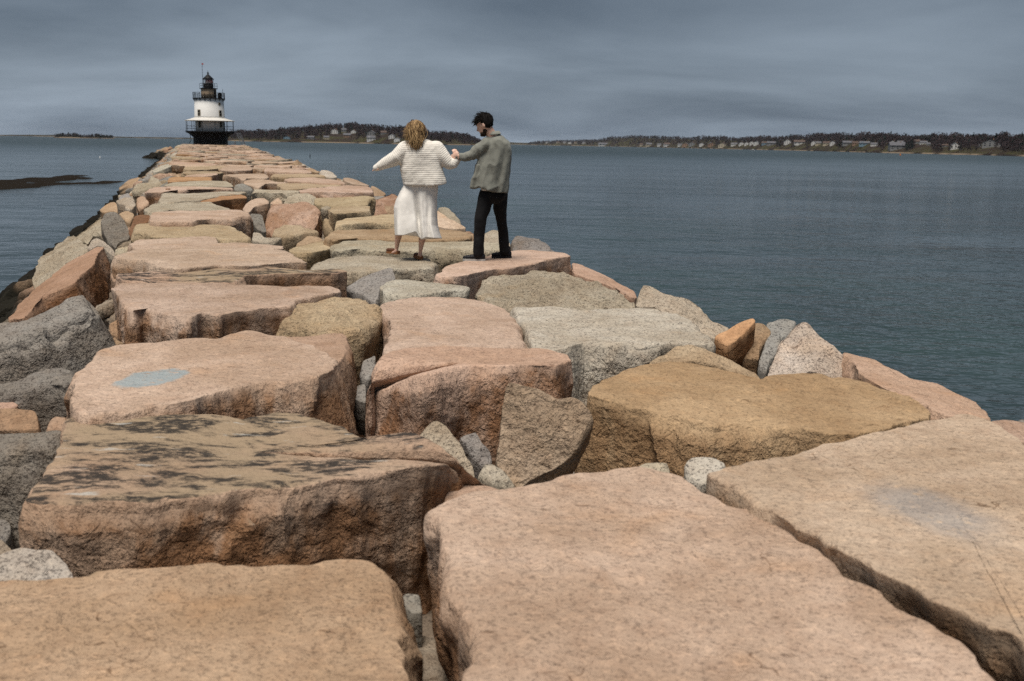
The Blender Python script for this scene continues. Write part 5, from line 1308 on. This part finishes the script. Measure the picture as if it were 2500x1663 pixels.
# hair: a close cap and wind-blown locks gathered to one tail
hb = MB(); hb.ball(hc + np.array([0, -0.012, 0.008]), (0.098, 0.108, 0.122), 28, 20)
Vh = np.array(hb.V); Vh = Vh[:, :]; Vh = Vh + (Vh - hc) * (0.10 * fbm(Vh * np.array([3, 3, 0.6]), 0.12, 2, 81))[:, None]
keepF = [f for f in hb.F if not np.mean([(Vh[i] - hc)[1] for i in f]) > 0.055 or np.mean([(Vh[i] - hc)[2] for i in f]) > 0.04]
tone = 0.35 + 0.3 * fbm(Vh * np.array([3, 3, 0.5]), 0.08, 2, 83)
rh = np.random.default_rng(12)
LV, LF, LT = list(map(tuple, Vh)), list(keepF), list(tone)
for i in range(950):
    a = rh.uniform(0, 2 * math.pi); z = rh.uniform(-0.75, 0.98)
    if math.sin(a) > 0.45 and z < 0.4: continue
    q = math.sqrt(1 - z * z)
    p0 = hc + np.array([0.098 * q * math.cos(a), -0.012 + 0.108 * q * math.sin(a), 0.008 + 0.122 * z])
    wind = rh.uniform() < 0.16
    if wind: end = bp(rh.uniform(392, 445), rh.uniform(235, 390), rh.uniform(-0.10, 0.0))
    else: end = bp(rh.normal(520, 30), rh.uniform(360, 455), rh.uniform(-0.16, -0.09))
    side_x = rh.normal(0, 0.018)
    pts = []
    n_ = 8
    for k in range(n_):
        t_ = k / (n_ - 1)
        p = p0 * (1 - t_) + end * t_
        v = p - hc; L = math.sqrt((v[0] / 0.104) ** 2 + (v[1] / 0.114) ** 2 + (v[2] / 0.128) ** 2)
        if L < 1.02: p = hc + v * (1.02 / max(L, 0.3))
        p = p + np.array([side_x * math.sin(3 * t_ + i), -0.012 * math.sin(3.1 * t_), 0.004 * math.sin(9 * t_ + i)]) + rh.normal(0, 0.0016, 3)
        pts.append(p)
    r_ = rh.uniform(0.0016, 0.0038)
    m_ = MB().tube(pts, [r_ * (0.8 if k == 0 else 1.0 - 0.75 * (k / (n_ - 1)) ** 2) for k in range(n_)], 5)
    o_ = len(LV); LV += m_.V; LF += [tuple(j + o_ for j in f) for f in m_.F]
    tn = np.clip(rh.normal(0.42, 0.33), 0, 1)
    for k in range(n_): LT += [float(np.clip(tn + 0.30 * (k / (n_ - 1)) - 0.1, 0, 1))] * 5
part('hair', np.array(LV), LF, M['blonde'], wroot, True, {'tone': np.array(LT)})
# clogs
def clog(toe, heel, h, root, tx, ty):
    a = bp(*heel); c = bp(*toe); d = c - a; d[2] = 0; L = np.linalg.norm(d); d /= L; s = np.array([-d[1], d[0], 0])
    z0 = a[2]
    sole = MB(); up_ = MB()
    secs = [(-0.06, 0.026), (0.0, 0.034), (0.3, 0.032), (0.6, 0.040), (0.85, 0.038), (1.0, 0.022), (1.04, 0.008)]
    V = []; F = []
    for q, w in secs:
        p = a + d * L * q; hh = 0.042 if q < 0.35 else 0.028; lo = 0.0 if (q < 0.32 or q > 0.55) else 0.008
        V += [p - s * w + [0, 0, lo], p + s * w + [0, 0, lo], p + s * w + [0, 0, hh], p - s * w + [0, 0, hh]]
    for i in range(len(secs) - 1):
        for k in range(4): F.append((i * 4 + k, i * 4 + (k + 1) % 4, (i + 1) * 4 + (k + 1) % 4, (i + 1) * 4 + k))
    F += [(3, 2, 1, 0), tuple(len(V) - 4 + k for k in range(4))]
    for v in V: v[2] += z0 - a[2]
    n = root
    for q in (0.5, 0.7, 0.9): up_.ball(a + d * L * q + np.array([0, 0, 0.040]), (0.042 if q < 0.9 else 0.032, 0.042 if q < 0.9 else 0.032, 0.034 - 0.010 * q), 12, 8)
    V2, F2 = voxel(up_, 0.006, 2)
    o = part('clog', V2, F2, M['clog'], root)
    q_ = mesh_obj('sole', np.array(V) - np.array(root.location), F, M['clog_sole'], o, None, False)
clog((252, 1416, 0.42), (352, 1418, 0.30), 0, wroot, 0, 0)
clog((512, 1466, 0.24), (562, 1466, 0.06), 0, wroot, 0, 0)

# ---- man
mroot = empty('person', tuple(bp(1140, 1484, 0.0)))
tag(mroot, 'dark-haired bearded person in a grey-green shirt and black trousers, looking down, holding a hand', 'person')
b = MB()
mc = bp(1160, 200, 0.0)
fd = np.array([-0.86, 0.32, -0.46]); fd /= np.linalg.norm(fd)
upv = np.array([0, 0, 1.0]); upv -= fd * np.dot(upv, fd); upv /= np.linalg.norm(upv); lat = np.cross(fd, upv)
Rh = np.stack([fd, lat, upv], 1)
H_ = lambda f, l, u: mc + fd * f + lat * l + upv * u
b.ball(mc, (0.100, 0.078, 0.100), 20, 14, Rh)
b.ball(H_(0.045, 0, -0.055), (0.058, 0.060, 0.062), 14, 10, Rh)
b.ball(H_(0.058, 0, -0.105), (0.034, 0.040, 0.026), 12, 8, Rh)
b.ball(H_(0.082, 0, 0.018), (0.020, 0.055, 0.016), 10, 8, Rh)
b.tube([H_(0.095, 0, 0.01), H_(0.122, 0, -0.035), H_(0.100, 0, -0.045)], [0.009, 0.014, 0.012], 8)
b.ball(H_(0.095, 0, -0.072), (0.014, 0.026, 0.010), 8, 6, Rh)
for s_ in (-1, 1):
    b.ball(H_(-0.008, 0.081 * s_, -0.022), (0.020, 0.010, 0.034), 10, 8, Rh)
    b.ball(H_(0.078, 0.032 * s_, -0.006), (0.014, 0.014, 0.010), 8, 6, Rh)
limb(b, [(1195, 250, 44, 0.0), (1235, 330, 50, 0.02)])
limb(b, [(1262, 410, 84, 0.04), (1255, 560, 84, 0.04), (1250, 760, 74, 0.04), (1245, 860, 78, 0.05)], 16)
limb(b, [(1185, 395, 44, -0.02), (1110, 445, 40, -0.02), (1045, 492, 36, -0.02), (980, 508, 28, -0.01), (912, 500, 19, 0.0)])
limb(b, [(1350, 395, 40, 0.06), (1378, 530, 30, 0.14), (1362, 650, 27, 0.16), (1335, 700, 20, 0.24)])
limb(b, [(1190, 870, 58, 0.03), (1118, 1095, 42, 0.0), (1102, 1400, 26, 0.0)])
limb(b, [(1305, 870, 58, 0.08), (1315, 1100, 40, 0.22), (1345, 1385, 26, 0.30)])
curl_hand(b, bp(892, 486, -0.035), (-0.55, 0.15, -0.55), (-0.2, -1.0, 0.55), 0.95, 1.0)
curl_hand(b, bp(1315, 712, 0.28), (-0.6, 0.5, -0.5), (1, 0, 0), 0.95, 0.6)
V, F = voxel(b, 0.0065, 2)
part('body', V, F, M['skin'], mroot)
# shirt
b = MB()
def mfold(th, t_, x, yy):
    return 5 * math.sin(6 * th + 1.0 + 2 * t_) * t_, 0.018 * math.sin(6 * th + 0.6 + 2 * t_) * t_ + 0.010 * math.sin(11 * th + 3 * t_) * t_
V, F = loft([(292, 1205, 1302, 0.055), (306, 1186, 1322, 0.075), (322, 1166, 1340, 0.10), (345, 1150, 1366, 0.12), (380, 1140, 1388, 0.14), (430, 1134, 1398, 0.15), (500, 1112, 1402, 0.155), (560, 1090, 1400, 0.16), (640, 1068, 1394, 0.165), (720, 1046, 1388, 0.17), (780, 1030, 1386, 0.175), (848, 1020, 1382, 0.178)],
            hem=([1020, 1060, 1120, 1135, 1170, 1210, 1260, 1385], [800, 803, 782, 786, 812, 834, 850, 848]), nth=96, fold=mfold, dyc=0.04)
b.add(V, F)
limb(b, [(1185, 395, 66, -0.02), (1108, 446, 60, -0.03), (1042, 494, 50, -0.03), (975, 512, 43, -0.02), (906, 508, 33, -0.01)], 16)
limb(b, [(1345, 395, 56, 0.06), (1378, 520, 36, 0.10), (1372, 640, 34, 0.11), (1362, 706, 30, 0.11)], 14)
V, F = voxel(b, 0.008, 3)
N_ = vnormals(V, F)
w_ = 0.016 * fbm(V * np.array([1.0, 1.0, 0.45]), 0.10, 3, 91) + 0.011 * (1 - 3 * np.abs(fbm(V * np.array([1, 1, 0.55]), 0.14, 2, 95)))
arm = V[:, 0] < bp(1120, 500)[0]
w_ = np.where(arm & (V[:, 2] > bp(0, 560)[2]), 0.012 * fbm(V * np.array([1.6, 1, 0.7]), 0.07, 3, 97), w_)
V = V + N_ * w_[:, None]
sh_ = part('shirt', V, F, M['shirt'], mroot)
cl = MB()
ring1 = []
for k in range(28):
    th = 2 * math.pi * k / 28
    ring1.append((math.cos(th), math.sin(th)))
V = []
for (y0, rx, ry, off) in ((306, 0.080, 0.075, 0.0), (276, 0.070, 0.066, 0.004), (272, 0.074, 0.070, 0.004), (300, 0.088, 0.083, 0.0)):
    c0 = bp(1246 if y0 > 290 else 1240, y0, 0.02)
    for cx_, sy_ in ring1: V.append(c0 + np.array([rx * cx_, ry * sy_, 0.010 * cx_]))
F = [(j * 28 + k, j * 28 + (k + 1) % 28, (j + 1) * 28 + (k + 1) % 28, (j + 1) * 28 + k) for j in range(3) for k in range(28)]
mesh_obj('collar', np.array(V) - np.array(mroot.location), F, M['shirt'], sh_)
# yoke seam and cuff as raised strips
cf = MB(); limb(cf, [(925, 508, 36, -0.01), (903, 506, 36, -0.01)], 14); V2, F2 = voxel(cf, 0.007, 1)
mesh_obj('cuff', V2 - np.array(mroot.location), F2, M['shirt'], sh_)
b = MB(); V, F = loft([(700, 1130, 1330, 0.13), (760, 1126, 1300, 0.14), (826, 1126, 1215, 0.145)], nth=40, nz=8, dyc=0.02); b.add(V, F)
V, F = voxel(b, 0.010, 2); part('t_shirt', V, F, M['tee'], mroot)
# trousers
b = MB()
b.ball(bp(1245, 850, 0.05), (0.165, 0.125, 0.13), 20, 12)
limb(b, [(1180, 850, 72, 0.03), (1150, 985, 71, 0.02), (1120, 1090, 58, -0.01), (1108, 1250, 52, 0.0), (1102, 1405, 53, 0.0)], 18)
limb(b, [(1308, 850, 70, 0.08), (1303, 985, 66, 0.15), (1318, 1100, 51, 0.22), (1335, 1250, 48, 0.28), (1343, 1385, 50, 0.30)], 18)
V, F = voxel(b, 0.009, 3)
N_ = vnormals(V, F); V = V + N_ * (0.010 * fbm(V * np.array([1, 1, 0.8]), 0.09, 3, 101))[:, None]
part('trousers', V, F, M['trousers'], mroot)
# boots
def boot(toe, heel, root, pale):
    a = bp(*heel); c = bp(*toe); d = c - a; d[2] = 0; L = np.linalg.norm(d); d /= L
    b = MB()
    for q, w, h in ((0.10, 0.040, 0.075), (0.25, 0.042, 0.085), (0.42, 0.043, 0.070), (0.6, 0.047, 0.056), (0.78, 0.047, 0.048), (0.90, 0.040, 0.040)):
        Rz_ = np.stack([d, np.array([-d[1], d[0], 0]), UP], 1)
        b.ball(a + d * L * q + np.array([0, 0, 0.022 + h * 0.45]), (L * 0.15, w, h * 0.62), 14, 10, Rz_)
    b.tube([a + d * L * 0.22 + np.array([0, 0, 0.05]), a + d * L * 0.22 + np.array([0, 0, 0.15])], 0.048, 14)
    V, F = voxel(b, 0.006, 3)
    o = part('boot', V, F, M['boot'], root)
    s = np.array([-d[1], d[0], 0]); V = []; F = []
    secs = [(-0.05, 0.022), (0.05, 0.040), (0.3, 0.040), (0.5, 0.040), (0.75, 0.050), (0.92, 0.042), (1.03, 0.020)]
    for q, w in secs:
        p = a + d * L * q
        V += [p - s * w, p + s * w, p + s * w + [0, 0, 0.028], p - s * w + [0, 0, 0.028]]
    for i in range(len(secs) - 1):
        for k in range(4): F.append((i * 4 + k, i * 4 + (k + 1) % 4, (i + 1) * 4 + (k + 1) % 4, (i + 1) * 4 + k))
    F += [(3, 2, 1, 0), tuple(len(V) - 4 + k for k in range(4))]
    mesh_obj('sole', np.array(V) - np.array(root.location), F, M['boot_sole'] if pale else M['boot'], o, None, False)
boot((962, 1484, 0.02), (1158, 1484, 0.0), mroot, True)
boot((1230, 1456, 0.34), (1404, 1456, 0.32), mroot, False)
# hair and beard
hb = MB(); hb.ball(H_(-0.012, 0, 0.022), (0.106, 0.090, 0.104), 28, 20, Rh)
Vh = np.array(hb.V); rel = Vh - mc; fq, uq = rel @ fd, rel @ upv
Vh = Vh + rel * (0.12 * fbm(Vh, 0.03, 2, 111) + 0.10 * fbm(Vh, 0.07, 2, 113))[:, None]
kf = [f for f in hb.F if (np.mean(uq[list(f)]) > 0.042) or (np.mean(fq[list(f)]) < -0.010 and np.mean(uq[list(f)]) > -0.075) or (np.mean(fq[list(f)]) < 0.012 and np.mean(uq[list(f)]) > 0.005)]
LV, LF, LT = list(map(tuple, Vh)), kf, list(0.3 + 0.3 * fbm(Vh, 0.04, 2, 5))
for i in range(650):
    a = rh.uniform(0, 6.28); z = rh.uniform(0.15, 1.0); q = math.sqrt(1 - z * z)
    dloc = np.array([q * math.cos(a), q * math.sin(a), z])
    p0 = H_(-0.012 + 0.104 * dloc[0], 0.088 * dloc[1], 0.022 + 0.102 * dloc[2])
    dv = fd * (dloc[0] * 0.4 + 0.55) + lat * dloc[1] * 0.6 + upv * (dloc[2] * 0.55) + rh.normal(0, 0.30, 3)
    L = rh.uniform(0.020, 0.060)
    pts = [p0 - dv * 0.01, p0 + dv * L * 0.5, p0 + dv * L - upv * L * 0.25]
    m_ = MB().tube(pts, [0.0038, 0.003, 0.001], 5)
    o_ = len(LV); LV += m_.V; LF += [tuple(j + o_ for j in f) for f in m_.F]; LT += [float(rh.uniform(0, 1))] * len(m_.V)
part('hair', np.array(LV), LF, M['black_hair'], mroot, True, {'tone': np.array(LT)})
hb = MB(); hb.ball(H_(0.056, 0, -0.100), (0.050, 0.056, 0.036), 20, 14, Rh); hb.ball(H_(0.018, 0, -0.078), (0.036, 0.068, 0.034), 20, 14, Rh); hb.ball(H_(0.092, 0, -0.060), (0.016, 0.030, 0.008), 10, 8, Rh)
V, F = voxel(hb, 0.005, 2); V = V + (V - mc) * (0.06 * fbm(V, 0.02, 2, 3))[:, None]
part('beard', V, F, M['beard_hair'], mroot, True, {'tone': 0.5 + 0.5 * fbm(V, 0.01, 1, 2)})
